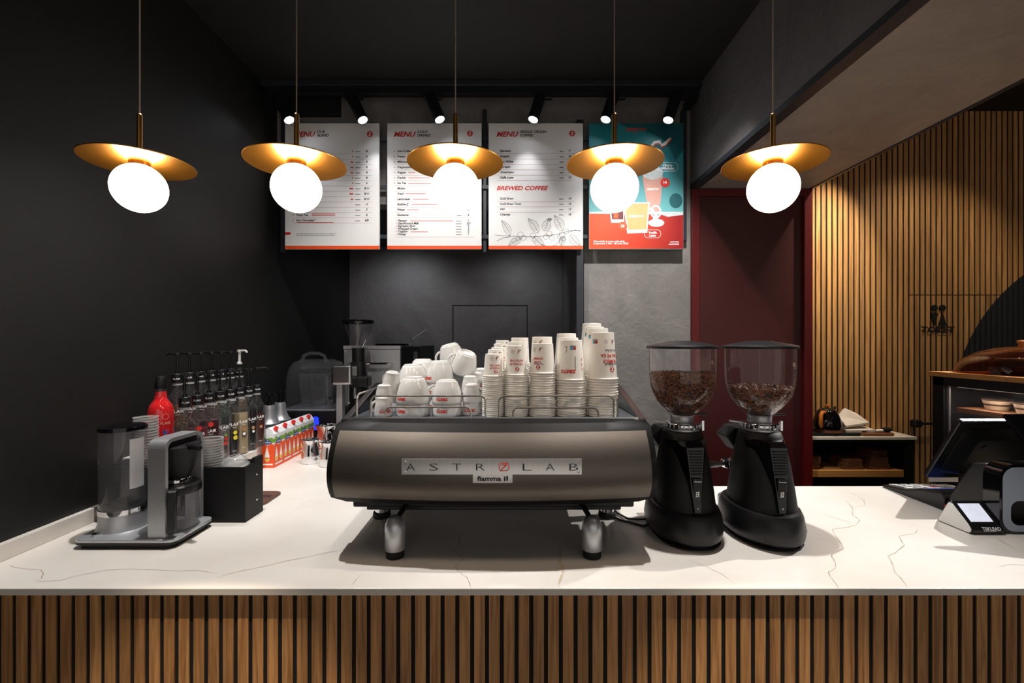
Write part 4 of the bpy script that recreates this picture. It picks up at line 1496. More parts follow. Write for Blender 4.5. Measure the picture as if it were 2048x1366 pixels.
def beans(loc, level, count, label, dip=0.0):
    rng = np.random.default_rng(int(level * 1000))
    m, n = 5, 6
    base, tri = [], []
    for i in range(m + 1):
        for k in range(n):
            a, b2 = math.pi * i / m, 2 * math.pi * k / n
            base.append((0.0058 * math.cos(a), 0.0040 * math.sin(a) * math.cos(b2), 0.0031 * math.sin(a) * math.sin(b2)))
    for i in range(m):
        for k in range(n):
            tri.append((i * n + k, i * n + (k + 1) % n, (i + 1) * n + (k + 1) % n, (i + 1) * n + k))
    base, tri = np.array(base), np.array(tri)
    V, Fc = [], []
    for q in range(count):
        if q < count * 0.42:
            rr = math.sqrt(rng.uniform(0, 1)) * (hop_r(level) - 0.006)
            h = level + rng.uniform(-0.004, 0.004) - dip * (1 - rr / hop_r(level)) ** 1.5
        else:
            h = 0.405 + (level - 0.405) * math.sqrt(rng.uniform(0, 1))
            rr = hop_r(h) - 0.0062 - rng.uniform(0, 0.002)
            if rr < 0.01:
                continue
        a = rng.uniform(0, 2 * math.pi)
        M = np.array(Euler((rng.uniform(-0.6, 0.6) if q < count * 0.42 else rng.uniform(0, 6.28), rng.uniform(-0.6, 0.6), rng.uniform(0, 6.28))).to_matrix())
        p = base @ M.T + np.array([rr * math.cos(a), rr * math.sin(a), h])
        Fc.append(tri + sum(len(x) for x in V) if False else tri + len(V) * len(base))
        V.append(p)
    V, Fc = np.concatenate(V), np.concatenate(Fc)
    me = bpy.data.meshes.new('coffee_beans')
    me.from_pydata(V.tolist(), [], Fc.tolist())
    me.polygons.foreach_set('use_smooth', [True] * len(me.polygons))
    me.materials.append(MATS['bean'])
    o = bpy.data.objects.new('coffee_beans', me)
    COL.objects.link(o)
    o.location = loc
    tag(o, label, 'coffee beans')
    o['kind'] = 'stuff'
    prof = [(0, 0.405)] + [(hop_r(h) - 0.009, h) for h in np.linspace(0.408, level - 0.006, 12)] + [(0, level - 0.006 - dip)]
    MB().lathe([(max(r, 0), z) for r, z in prof], n=36).build('bean_bed', 'bean_core', o)


beans(G1, 0.543, 2900, 'roasted coffee beans filling the hopper next to the espresso machine')
beans(G2, 0.497, 2100, 'roasted coffee beans in the half-empty hopper before the red door', 0.02)

# portafilter hanging at the second grinder
pf = thing('portafilter', 'black-handled chrome portafilter beside the right-hand grinder', 'portafilter', (G2[0] - 0.085, G2[1] + 0.10, ZC))
MB().lathe([(0, 0.185), (0.028, 0.186), (0.031, 0.192), (0.031, 0.212), (0.028, 0.214), (0.026, 0.2), (0, 0.198)], (0.05, 0.04, 0)).build('basket', 'chrome', pf)
MB().tube([(0.022, 0.03, 0.20), (-0.02, 0.0, 0.206), (-0.07, -0.035, 0.216), (-0.12, -0.07, 0.224)], [0.006, 0.011, 0.013, 0.012], 12).build('handle', 'black_plastic', pf)
tk = thing('tamper', 'chrome tamper knob standing between the two grinders', 'tamper', ((1447 - 1024) * 1.72 / F, 1.72, ZC))
MB().lathe([(0, 0), (0.026, 0), (0.026, 0.012), (0.012, 0.02), (0.010, 0.03), (0.012, 0.036)]).build('base', 'chrome', tk)
MB().lathe([(0.012, 0.036), (0.020, 0.045), (0.022, 0.06), (0.020, 0.075), (0.012, 0.082), (0, 0.083)]).build('knob', 'satin_silver', tk)

# power cable on the worktop behind the machine's right foot
cb = MB().tube([((px - 1024) * d / F, d, ZC + 0.005) for px, d in ((1205, 1.80), (1222, 1.70), (1240, 1.655), (1262, 1.63), (1286, 1.60), (1300, 1.62))], 0.0042, 8).build('power_cable', 'rubber')
tag(cb, 'black power cable lying between the machine and the grinder', 'cable')
cb = MB().tube([((px - 1024) * d / F, d, ZC + 0.005) for px, d in ((1212, 1.84), (1235, 1.72), (1255, 1.67), (1275, 1.66), (1300, 1.665))], 0.0036, 8).build('power_cable', 'rubber')
tag(cb, 'thinner black cable lying just behind the power cable', 'cable')

# ------------------------------------------------------------------ filter coffee brewer
br = thing('coffee_brewer', 'silver filter coffee brewer with clear water tank and carafe at the left', 'coffee maker', (0, 0, ZC))
pl = rrect(-1.386, -1.060, 1.428, 1.626, 0.028, 5)
fixn(MB().prism([(x * 0.93 - 0.0855, y * 0.93 + 0.107) for x, y in pl], 0.0, 0.014).build('under_plate', 'rubber', br))
fixn(MB().prism(pl, 0.014, 0.020).build('plate_edge', 'black_plastic', br))
fixn(MB().prism(pl, 0.020, 0.031).build('base_plate', 'brushed_flat', br, bevel=0.003))
TK = (-1.316, 1.540, 0)
MB().lathe([(0, 0.0312), (0.073, 0.0312), (0.071, 0.036), (0.066, 0.050), (0.0645, 0.082), (0, 0.082)], TK, 40).build('tank_foot', 'brushed', br)
MB().lathe([(0.0645, 0.0822), (0.066, 0.083), (0.066, 0.099), (0.0645, 0.100), (0, 0.1)], TK, 40).build('tank_ring', 'chrome', br)
tkk = MB().lathe([(0.0635, 0.100), (0.0640, 0.102), (0.0640, 0.360)], TK, 44).build('water_tank', 'glass_carafe', br)
MB().lathe([(0, 0.1005), (0.061, 0.1005), (0.061, 0.104), (0.046, 0.105), (0.044, 0.112), (0.02, 0.114), (0, 0.114)], TK, 30).build('valve', 'graphite', tkk)
lv = MB()
for k in range(9):
    pass
lv.grid(lambda u, v: (TK[0] + 0.0615 * math.cos(R(-34 + 46 * u)), TK[1] + 0.0615 * math.sin(R(-34 + 46 * u)), 0.165 + 0.165 * v), 8, 1)
lv.build('white_strip', 'print_white', tkk)  # curved white strip just inside the tank wall
MB().lathe([(0, 0.372), (0.058, 0.372), (0.0655, 0.369), (0.0665, 0.364), (0.0665, 0.357), (0.064, 0.356)], TK, 40).build('tank_lid', 'black_gloss', br)
# brewing arch running front to back
AX = -1.125
def arch(y0, y1, z1, rc, n=6):
    pts = [(y0, 0.031)]
    for k in range(n + 1):
        a = R(180 - 90 * k / n)
        pts.append((y0 + rc + rc * math.cos(a), z1 - rc + rc * math.sin(a)))
    for k in range(n + 1):
        a = R(90 - 90 * k / n)
        pts.append((y1 - rc + rc * math.cos(a), z1 - rc + rc * math.sin(a)))
    pts.append((y1, 0.031))
    return pts
oa, ia = arch(1.440, 1.618, 0.342, 0.03), arch(1.452, 1.606, 0.330, 0.02)
am = MB()
n = len(oa)
vs = [(x, p[0], p[1]) for x in (AX - 0.028, AX + 0.028) for ring in (oa, ia) for p in ring]
fs = []
for k in range(n - 1):
    fs += [(k, k + 1, n + k + 1, n + k), (2 * n + k, 3 * n + k, 3 * n + k + 1, 2 * n + k + 1), (k, 2 * n + k, 2 * n + k + 1, k + 1), (n + k, n + k + 1, 3 * n + k + 1, 3 * n + k)]
am.add(vs, fs, True)
fixn(am.build('arch', 'brushed', br))
MB().box(AX - 0.02, AX + 0.02, 1.46, 1.60, 0.308, 0.329).build('shower_head', 'black_plastic', br, bevel=0.006)
CY = 1.529
MB().lathe([(0.030, 0.198), (0.036, 0.200), (0.046, 0.225), (0.066, 0.303), (0.070, 0.307), (0.068, 0.310), (0.040, 0.311), (0, 0.311)], (AX, CY, 0), 36).build('filter_basket', 'black_powder', br)
MB().tube([(AX + 0.052, CY - 0.02, 0.306), (AX + 0.085, CY - 0.035, 0.309), (AX + 0.108, CY - 0.045, 0.306)], [0.012, 0.011, 0.008], 10).build('basket_grip', 'black_plastic', br)
MB().lathe([(0, 0.184), (0.040, 0.184), (0.041, 0.190), (0.037, 0.199), (0, 0.199)], (AX, CY, 0), 30).build('drip_ring', 'chrome', br)
ca = MB().lathe([(0, 0.036), (0.056, 0.036), (0.062, 0.042), (0.0635, 0.06), (0.0625, 0.11), (0.060, 0.150), (0.058, 0.156)], (AX, CY, 0), 40).build('carafe', 'glass_carafe', br)
MB().lathe([(0.0605, 0.150), (0.068, 0.152), (0.070, 0.160), (0.069, 0.176), (0.062, 0.183), (0, 0.183)], (AX, CY, 0), 40).build('carafe_lid', 'black_plastic', ca)
ha = R(-62)
hd = Vector((math.cos(ha), math.sin(ha), 0))
hc = Vector((AX, CY, 0))
fixn(MB().loft([[tuple(hc + hd * r + Vector((-hd.y, hd.x, 0)) * s + Vector((0, 0, z))) for r, s in ((ri, -0.013), (ro, -0.012), (ro, 0.012), (ri, 0.013))] for z, ri, ro in ((0.044, 0.082, 0.103), (0.06, 0.086, 0.108), (0.12, 0.088, 0.110), (0.152, 0.078, 0.107), (0.176, 0.066, 0.096), (0.180, 0.066, 0.085))], smooth=False).build('carafe_handle', 'black_plastic', ca, bevel=0.004))
MB().cyl(0.012, 0.031, 0.037, (-1.335, 1.462, 0), 16).build('switch', 'chrome', br)

# ------------------------------------------------------------------ black cup and lid organizer
og = thing('cup_organizer', 'black box organizer for plastic cups and lids behind the brewer', 'organizer', (0, 0, ZC))
OY0, OY1, OZ = 1.705, 1.815, 0.20
og.location = (0, 0, ZC)
xs = [-1.485, -1.325, -1.165, -1.062, -0.985]
y0, y1 = 1.642, 1.758
xs = [-1.490, -1.300, -1.120, -0.962]
MB().box(xs[0], xs[-1], y0, y1, 0.0, 0.006).build('bottom', 'black_powder', og)
MB().box(xs[0], xs[-1], y0, y0 + 0.006, 0.006, OZ).build('front_wall', 'black_powder', og)
MB().box(xs[0], xs[-1], y1 - 0.006, y1, 0.006, OZ).build('rear_wall', 'black_powder', og)
for i, x in enumerate(xs):
    xx = min(max(x, xs[0] + 0.004), xs[-1] - 0.004)
    MB().box(xx - 0.004, xx + 0.004, y0 + 0.006, y1 - 0.006, 0.006, OZ).build('divider', 'black_powder', og)
for z in (0.06, 0.155):
    MB().ball((xs[-1] + 0.0005, y1 - 0.045, z), 0.0045, n=10, m=6).build('screw', 'chrome', og)
pp = MB().box(-0.012, 0.0, -0.055, 0.0, 0, 0.018).build('corner_post', 'black_powder', og)
pp.location = (xs[-1], y1 + 0.055 - 0.055, OZ)


def pet_cup(rr, rb, H):
    prof = [(0, 0.0), (rb, 0.0)] + [(rb + (rr - rb) * t, H * t) for t in (0.2, 0.4, 0.6, 0.8, 0.96)] + [(rr + 0.003, H * 0.97), (rr + 0.0035, H)]
    rim = [(rr, H * 0.955), (rr + 0.003, H * 0.965), (rr + 0.0035, H), (rr, H)]
    return MB().lathe(prof, n=28).mesh('plastic_cup', 'plastic_clear'), MB().lathe(rim, n=28).mesh('rim', 'plastic_rim')


def stack(mes, x, y, z0, step, n, lab, group, nm='plastic_cup'):
    me, rim = mes
    for i in range(n):
        o = bpy.data.objects.new(nm, me)
        COL.objects.link(o)
        o.location = (x, y, z0 + i * step)
        tag(o, '%s %s' % (ORD[n - 1 - i], lab), nm.replace('_', ' '), group)
        c = bpy.data.objects.new('rim', rim)
        COL.objects.link(c)
        c.parent = o


ym = (y0 + y1) / 2
stack(pet_cup(0.036, 0.025, 0.125), (292 - 1024) * ym / F, ym, ZC + 0.0065, 0.0105, 24, 'clear plastic cup of the tall stack before the red syrup bottle', 'clear plastic cups in the organizer')
stack(pet_cup(0.041, 0.030, 0.09), (420 - 1024) * ym / F, ym, ZC + 0.0065, 0.0098, 21, 'clear plastic cup of the wide stack beside the dome lids', 'clear plastic cups in the organizer')
dome = MB().lathe([(0.050, 0), (0.051, 0.002), (0.050, 0.005), (0.046, 0.008), (0.044, 0.02), (0.037, 0.033), (0.026, 0.041), (0.014, 0.044), (0.012, 0.043)], n=32).mesh('dome_lid', 'plastic_dome')
for i in range(10):
    o = bpy.data.objects.new('dome_lid', dome)
    COL.objects.link(o)
    o.location = ((470 - 1024) * ym / F + 0.003 * (i % 3), ym, ZC + 0.012 + i * 0.0192)
    o.rotation_euler = (R(6), R(-8 - (i % 3) * 2), 0)
    tag(o, '%s clear dome lid of the stack in the organizer' % ORD[9 - i], 'lid', 'clear dome lids in the organizer')

# brown board behind the organizer
bb = thing('serving_board', 'small brown board with black lettering lying behind the organizer', 'board', (-1.062, 1.885, ZC))
fixn(MB().prism(rrect(-0.075, 0.075, -0.085, 0.085, 0.035), 0.0, 0.008).build('slab', 'brown_mat', bb, bevel=0.002))
vs, fs = text2d('ZR', 0.03, 0.05, 0.03, 0, 'c')
o = MB().add([(x + 0.035, y + 0.0, 0.0084) for x, y in vs], fs).build('lettering', 'print_black', bb)

# ------------------------------------------------------------------ stepped stone riser and syrup bottles
rs = thing('bottle_riser', 'white stepped stone riser carrying the syrup bottles', 'riser', (0, 0, ZC))
fixn(MB().prism([(-1.372, 1.765), (-1.256, 1.765), (-1.256, 2.24), (-1.300, 2.345), (-1.372, 2.345)], 0.0, 0.122).build('lower_step', 'stone', rs, bevel=0.002))
MB().box(XL + 0.024, -1.3725, 1.765, 2.50, 0.0, 0.203).build('upper_step', 'stone', rs, bevel=0.002)
r2 = MB().box(XL + 0.024, -1.345, 2.51, 2.90, 0.0, 0.165).build('side_shelf', 'black_powder', None, (0, 0, ZC))
tag(r2, 'low black shelf block behind the milk cartons', 'shelf')


def bot_r(z):
    return float(np.interp(z, [0, 0.004, 0.19, 0.205, 0.222, 0.245, 0.272], [0.034, 0.0365, 0.0365, 0.033, 0.021, 0.0165, 0.0155]))


BZ = [0, 0.002, 0.004, 0.05, 0.12, 0.19, 0.197, 0.205, 0.213, 0.222, 0.233, 0.245, 0.272]
BOT = MB().lathe([(0, 0)] + [(bot_r(z), z) for z in BZ], n=28).mesh('bottle', 'glass_bottle')
CAP = MB().lathe([(0.0155, 0.262), (0.0195, 0.262), (0.0195, 0.298), (0.016, 0.301), (0, 0.301)], n=24).mesh('collar', 'black_plastic')
BAND = MB().lathe([(0.0166, 0.252), (0.0178, 0.253), (0.0178, 0.261), (0.0166, 0.262)], n=20).mesh('neck_ring', 'grey_plastic')
pm = MB().lathe([(0.008, 0.301), (0.008, 0.309), (0.0038, 0.312), (0.0038, 0.376), (0.0, 0.376)], n=14)
PST = pm.mesh('pump_stem', 'black_gloss')
pm = MB().lathe([(0, 0.374), (0.011, 0.374), (0.012, 0.380), (0.010, 0.386), (0, 0.388)], n=16)
pm.tube([(0.008, 0, 0.381), (0.034, 0, 0.384), (0.046, 0, 0.381), (0.049, 0, 0.373)], [0.0048, 0.0042, 0.0038, 0.0032], 8)
PHD = pm.mesh('pump_head', 'black_plastic')
pm = MB().lathe([(0.012, 0.318), (0.012, 0.326), (0.007, 0.330), (0.006, 0.380), (0, 0.380)], n=14)
WST = pm.mesh('pump_stem', 'white_plastic')
pm = MB().lathe([(0, 0.379), (0.011, 0.379), (0.012, 0.391), (0, 0.392)], n=16)
pm.tube([(0.006, 0, 0.386), (0.04, 0, 0.387), (0.048, 0, 0.383), (0.050, 0, 0.377)], [0.0055, 0.005, 0.0045, 0.004], 8)
WHD = pm.mesh('pump_head', 'white_plastic')


def liquid_mat(nm, c):
    if nm not in MATS:
        mat(nm, rgb(*c), 0.12, var=0.08, vscale=14, coat=0.3)
    return nm


def bottle(x, y, z, label, col, fill, hang, lab_a, art=None, pump='black', cname=None):
    t = thing('syrup_bottle', label, 'bottle', (x, y, ZC + z), group='syrup bottles on the riser')
    t.scale = (1.04, 1.04, 1.04)
    def put(me, nm, rz=0, par=t):
        o = bpy.data.objects.new(nm, me)
        COL.objects.link(o)
        o.parent = par
        o.rotation_euler.z = R(rz)
        return o
    if col:
        top = fill
        zs_ = [q for q in BZ if 0.003 < q < top] + [top]
        MB().lathe([(0, 0.003)] + [(bot_r(q) - 0.0022, q) for q in zs_] + [(0, top)], n=24).build('syrup', liquid_mat('syrup_' + cname, col), t)
    put(BOT, 'glass')
    c_ = put(CAP, 'collar')
    put(BAND, 'neck_ring')
    if pump:
        h = put(PST if pump == 'black' else WST, 'pump_stem')
        put(PHD if pump == 'black' else WHD, 'pump_head', hang)
    w = MB()
    wrap(w, text2d('FLAIR', 0.0075, None, 0.0, 0, 'c'), lambda q: 0.0195, lab_a - 0.2, 0.276)
    w.build('print', 'print_white', c_)['kind'] = 'stuff'
    w = MB()
    wrap(w, text2d('FLAIR', 0.0125, None, 0.01, 0, 'c'), bot_r, lab_a, 0.142)
    wrap(w, rect2d(-0.008, 0.008, 0.134, 0.1352, 3), lambda q: 0.0365, lab_a, 0.0)
    wrap(w, text2d('SYRUP', 0.004, None, 0.0, 0, 'c'), bot_r, lab_a, 0.03)
    w.build('print', 'print_white', t)['kind'] = 'stuff'
    for m, dx, dz, r in art or ():
        w = MB()
        wrap(w, disc2d(dx, dz, r, 12), bot_r, lab_a, 0, out=0.0009)
        w.build('print', m, t)
    return t


mat('art_tan', rgb(168, 118, 78), 0.5, var=0.2, vscale=60)
mat('art_dark', rgb(60, 34, 26), 0.5, var=0.2, vscale=60)
FB = [
    ('pink-grey syrup bottle at the near end of the front row', (150, 118, 112), 0.10, 'rose', 1.05, [('print_red', 0.004, 0.09, 0.008)]),
    ('plum red syrup bottle with a small red drop, second of the front row', (104, 36, 48), 0.17, 'plum', 0.75, [('print_red', 0.0, 0.172, 0.009), ('print_white', 0.003, 0.10, 0.005)]),
    ('dark cherry syrup bottle with a big red drop on its label', (66, 12, 22), 0.19, 'cherry', 0.75, [('print_red', 0, 0.175, 0.010), ('art_tan', 0.002, 0.10, 0.008), ('print_red', 0.004, 0.085, 0.007)]),
    ('clear grey syrup bottle with a red berry label', (112, 104, 102), 0.15, 'mist', 1.0, [('print_green', 0.006, 0.115, 0.006), ('print_red', 0.008, 0.10, 0.008), ('print_red', 0.006, 0.08, 0.008), ('art_dark', 0.008, 0.062, 0.007)]),
    ('black syrup bottle with a yellow lemon label', (24, 20, 22), 0.115, 'black', 1.0, [('print_yellow', 0.004, 0.112, 0.009), ('print_yellow', 0.005, 0.09, 0.010)]),
    ('tan syrup bottle with a coconut label', (176, 154, 118), 0.185, 'coconut', 1.0, [('art_tan', 0.002, 0.115, 0.009), ('art_dark', 0.004, 0.09, 0.011), ('print_white', 0.003, 0.093, 0.007)]),
    ('black syrup bottle with a nut label beside the coconut one', (20, 18, 18), 0.19, 'black', 1.0, [('art_tan', 0.003, 0.108, 0.008), ('print_white', 0.004, 0.09, 0.006)]),
    ('red-brown syrup bottle at the far end of the front row', (70, 26, 20), 0.16, 'brown', 0.95, [('art_tan', 0.003, 0.10, 0.008)]),
]
for i, (lab, col, fill, cn, la_, art) in enumerate(FB):
    d = 1.803 + i * 0.0725
    bottle(-1.296 + random.uniform(-0.001, 0.001), d, 0.1225, lab, col, fill, random.uniform(-60, 20), la_, art, 'black', cn)
RB = ['amber syrup bottle behind the red bottle, first of the pumped rear row', 'second pumped bottle of the rear row', 'third pumped bottle of the rear row', 'fourth pumped bottle of the rear row', 'fifth pumped bottle of the rear row', 'last black-pumped bottle of the rear row', 'syrup bottle with a white pump at the far end of the rear row']
for i, lab in enumerate(RB):
    d = 1.958 + i * 0.0745
    bottle(-1.440, d, 0.2035, lab, [(88, 60, 34), (66, 44, 30), (60, 40, 40), (70, 50, 30), (40, 60, 40), (50, 30, 26), (120, 96, 70)][i], 0.17, random.uniform(150, 200) if i != 6 else -20, 0.7, None, 'black' if i != 6 else 'white', ['amber', 'brown2', 'mauve', 'ochre', 'green', 'umber', 'beige'][i])
# big red bottle
rb = thing('syrup_bottle', 'large bright red syrup bottle with black cap', 'bottle', (-1.440, 1.866, ZC + 0.2035), group='syrup bottles on the riser')
def red_r(z):
    return float(np.interp(z, [0, 0.005, 0.165, 0.19, 0.215, 0.235, 0.262], [0.042, 0.0465, 0.0465, 0.040, 0.024, 0.0215, 0.020]))
mat('syrup_red', rgb(222, 14, 22), 0.12, var=0.05, coat=0.4)
MB().lathe([(0, 0.003)] + [(red_r(z) - 0.002, z) for z in (0.004, 0.008, 0.08, 0.165, 0.178, 0.19, 0.203, 0.215, 0.235, 0.247)] + [(0, 0.247)], n=32).build('syrup', 'syrup_red', rb)
MB().lathe([(0, 0)] + [(red_r(z), z) for z in (0, 0.002, 0.005, 0.08, 0.165, 0.178, 0.19, 0.203, 0.215, 0.235, 0.262)], n=32).build('glass', 'glass_bottle', rb)
MB().lathe([(0.021, 0.258), (0.0215, 0.259), (0.0185, 0.305), (0.017, 0.308), (0, 0.308)], n=24).build('cap', 'black_plastic', rb)
w = MB()
wrap(w, text2d('FLAIR', 0.011, None, 0.01, 0, 'c'), red_r, 1.0, 0.115)
ring = [(0.010 * math.cos(i * math.pi / 8), 0.012 * math.sin(i * math.pi / 8)) for i in range(17)]
wrap(w, ribbon2d(ring, 0.0012), red_r, 1.0, 0.147)
w.build('print', 'poster_pink', rb)['kind'] = 'stuff'
for m, dx, dz, r in (('print_blue', 0.0, 0.085, 0.010), ('print_red', 0.006, 0.088, 0.007), ('poster_pink', 0.0, 0.066, 0.009), ('print_yellow', 0.003, 0.04, 0.008), ('print_blue', -0.002, 0.03, 0.006)):
    w = MB()
    wrap(w, disc2d(dx, dz, r, 12), red_r, 1.0, 0, out=0.0009)
    w.build('print', m, rb)

# two silver bell shaped pump jars on the low shelf
for k, (px, d, lab) in enumerate(((541, 2.70, 'near silver bell shaped pump jar behind the milk cartons'), (559, 2.825, 'far silver bell shaped pump jar beside the blender'))):
    t = thing('pump_jar', lab, 'dispenser', (-1.440, d, ZC + 0.1655), group='silver pump jars')
    MB().lathe([(0, 0), (0.060, 0), (0.062, 0.006), (0.052, 0.016), (0.040, 0.045), (0.034, 0.08), (0.032, 0.105), (0.030, 0.11), (0, 0.112)], n=32).build('bell', 'satin_silver', t)
    MB().lathe([(0.014, 0.11), (0.014, 0.125), (0.006, 0.13), (0.006, 0.175), (0, 0.175)], n=16).build('stem', 'black_gloss', t)
    pm = MB().lathe([(0, 0.172), (0.02, 0.172), (0.021, 0.182), (0, 0.186)], n=18)
    pm.tube([(0.015, 0, 0.178), (0.05, 0, 0.180), (0.062, 0, 0.176)], [0.006, 0.005, 0.004], 8)
    o = pm.build('pump_head', 'black_plastic', t)
    o.rotation_euler.z = R(-30)

# ------------------------------------------------------------------ milk cartons
def carton(d, label):
    x0, x1 = -1.296, -1.230
    t = thing('milk_carton', label, 'carton', ((x0 + x1) / 2, d, ZC), group='milk cartons along the wall')
    hx, L, Hb = 0.0325, 0.0465, 0.172
    MB().box(-hx, hx, -L, L, 0, Hb).build('body', 'carton_white', t, bevel=0.001)
    fixn(MB().loft([[(-hx, -L, Hb), (hx, -L, Hb), (hx, L, Hb), (-hx, L, Hb)], [(-hx * 0.55, -L * 0.98, 0.196), (hx * 0.55, -L * 0.98, 0.196), (hx * 0.55, L * 0.98, 0.196), (-hx * 0.55, L * 0.98, 0.196)], [(-0.002, -L * 0.98, 0.205), (0.002, -L * 0.98, 0.205), (0.002, L * 0.98, 0.205), (-0.002, L * 0.98, 0.205)]], smooth=False).build('gable', 'carton_white', t))
    cm = Matrix.Translation((hx * 0.62, -0.012, 0.190)) @ Matrix.Rotation(R(28), 4, 'Y')
    MB().lathe([(0, 0), (0.013, 0), (0.013, 0.005), (0.0105, 0.006), (0.0105, 0.018), (0, 0.0185)], n=18, M=cm).build('screw_cap', 'cap_red', t)
    def face(which, m, vf, e):
        vs, fs = vf
        if which == 'f':
            P = [(x, -L - e, z) for x, z in vs]
        else:
            P = [(hx + e, x, z) for x, z in vs]
        MB().add(P, fs).build('print', m, t)['kind'] = 'stuff'
    for which, hw in (('f', hx), ('s', L)):
        face(which, 'print_orange', ([(-hw, 0.0), (hw, 0.0), (hw, 0.118), (hw * 0.5, 0.128), (0, 0.112), (-hw * 0.5, 0.128), (-hw, 0.118)], [[0, 1, 2, 3, 4, 5, 6]]), 0.0004)
        face(which, 'print_green', ([(-hw, 0.132), (-hw * 0.4, 0.128), (0.2 * hw, 0.134), (hw, 0.130), (hw, 0.150), (hw * 0.5, 0.158), (0, 0.150), (-hw * 0.5, 0.160), (-hw, 0.150)], [list(range(9))]), 0.0005)
        face(which, 'print_white', ([(-0.55 * hw, 0.165), (-0.2 * hw, 0.15), (0.1 * hw, 0.168), (0.45 * hw, 0.152), (0.7 * hw, 0.166)], [[0, 1, 2], [2, 3, 4]]), 0.0006)
        face(which, 'print_blue', ([(-0.72 * hw, 0.128), (0, 0.119), (0.72 * hw, 0.128), (0.1 * hw, 0.148), (-0.1 * hw, 0.148)], [[0, 1, 2, 3, 4]]), 0.0007)
        face(which, 'print_white', rect2d(-hw * 0.45, hw * 0.45, 0.1285, 0.1325), 0.0009)
        face(which, 'print_white', disc2d(0, 0.1405, 0.0028, 8), 0.0009)
        for s in ((-0.5, 0.5) if which == 's' else (-0.1,)):
            cx = s * hw
            drop = [(cx, 0.112), (cx + 0.006, 0.088), (cx + 0.0125, 0.062), (cx + 0.013, 0.046), (cx + 0.008, 0.034), (cx, 0.031), (cx - 0.008, 0.034), (cx - 0.013, 0.046), (cx - 0.0125, 0.062), (cx - 0.006, 0.088)]
            face(which, 'print_white', (drop, [list(range(10))]), 0.0008)
            face(which, 'print_yellow', ([(cx - 0.012, 0.050), (cx, 0.056), (cx + 0.012, 0.050), (cx + 0.008, 0.036), (cx, 0.033), (cx - 0.008, 0.036)], [list(range(6))]), 0.001)
        face(which, 'print_white', rect2d(-0.8 * hw, 0.8 * hw, 0.014, 0.022), 0.0008)
        if which == 'f':
            vs, fs = text2d('Lapte', 0.008, 0.03, 0.04, 0.2, 'c', 0, 0.048)
            face(which, 'print_red', (vs, fs), 0.0011)


for i, w in enumerate(('nearest', 'second nearest', 'middle', 'second farthest', 'farthest')):
    carton(2.400 + i * 0.0955, w + ' orange and white milk carton of the row along the wall')

# ------------------------------------------------------------------ steel milk pitchers
def pitcher(x, y, r, H, label, hang):
    t = thing('milk_pitcher', label, 'pitcher', (x, y, ZC), group='steel milk pitchers')
    MB().lathe([(0, 0), (r * 0.94, 0), (r, 0.004), (r * 1.0, H * 0.35), (r * 0.88, H * 0.62), (r * 0.80, H * 0.8), (r * 0.84, H * 0.95), (r * 0.88, H), (r * 0.85, H), (r * 0.78, H * 0.8), (r * 0.9, H * 0.4), (0, H * 0.3)], n=36).build('body', 'chrome', t)
    a = R(hang)
    dv = Vector((math.cos(a), math.sin(a), 0))
    pts = [dv * (r * 0.80) + Vector((0, 0, H * 0.9)), dv * (r * 1.25) + Vector((0, 0, H * 0.92)), dv * (r * 1.55) + Vector((0, 0, H * 0.75)), dv * (r * 1.5) + Vector((0, 0, H * 0.4)), dv * (r * 1.2) + Vector((0, 0, H * 0.2)), dv * (r * 0.98) + Vector((0, 0, H * 0.22))]
    MB().tube(pts, 0.0045, 8).build('handle', 'chrome', t)
    sp = [tuple(-dv * (r * q) + Vector((-dv.y, dv.x, 0)) * s * r + Vector((0, 0, z))) for q, s, z in ((0.80, -0.35, H), (1.12, 0, H * 1.04), (0.80, 0.35, H), (0.80, 0, H * 0.72))]
    MB().add(sp, [(0, 1, 3), (1, 2, 3)], True).build('spout', 'chrome', t)


pitcher(-1.088, 2.46, 0.048, 0.125, 'steel milk pitcher standing alone before the milk cartons', 20)
pitcher(-0.962, 2.40, 0.048, 0.125, 'steel milk pitcher half hidden by the espresso machine', 20)
pitcher(-1.105, 2.72, 0.062, 0.155, 'larger steel milk pitcher behind the other two', 15)

# ------------------------------------------------------------------ blender with sound hood
bl = thing('blender', 'bar blender with clear hood on a black base', 'blender', (0, 0, ZC))
MB().box(-1.500, -1.135, 2.93, 3.225, 0.0, 0.205).build('base', 'black_plastic', bl, bevel=0.008)
MB().box(-1.490, -1.145, 2.935, 3.215, 0.2055, 0.216).build('deck', 'satin_silver', bl, bevel=0.003)
secs = []
for h, s, dyy in ((0.217, 1.0, 0), (0.30, 1.0, 0), (0.40, 0.99, 0.0), (0.47, 0.93, 0.005), (0.515, 0.80, 0.012), (0.535, 0.55, 0.02)):
    secs.append([(-1.318 + x * s, 3.075 + dyy + y * s, h) for x, y in rrect(-0.168, 0.168, -0.138, 0.138, 0.06, 5)])
hd_ = MB().loft(secs)
fixn(hd_.build('hood', 'jug_clear', bl))
MB().tube([(-1.40, 3.03, 0.520), (-1.385, 3.03, 0.560), (-1.345, 3.03, 0.575), (-1.29, 3.03, 0.575), (-1.25, 3.03, 0.560), (-1.235, 3.03, 0.520)], 0.012, 10).build('hood_grip', 'jug_clear', bl)
jg = MB().loft([[(-1.318 + x * s, 3.09 + y * s, h) for x, y in rrect(-0.10, 0.10, -0.09, 0.09, 0.025, 4)] for h, s in ((0.222, 0.72), (0.235, 0.80), (0.33, 0.92), (0.44, 1.0), (0.445, 1.0))])
jo = fixn(jg.build('jug', 'jug_clear', bl))
MB().box(-1.41, -1.226, 3.005, 3.175, 0.446, 0.466).build('jug_lid', 'black_plastic', jo, bevel=0.008)
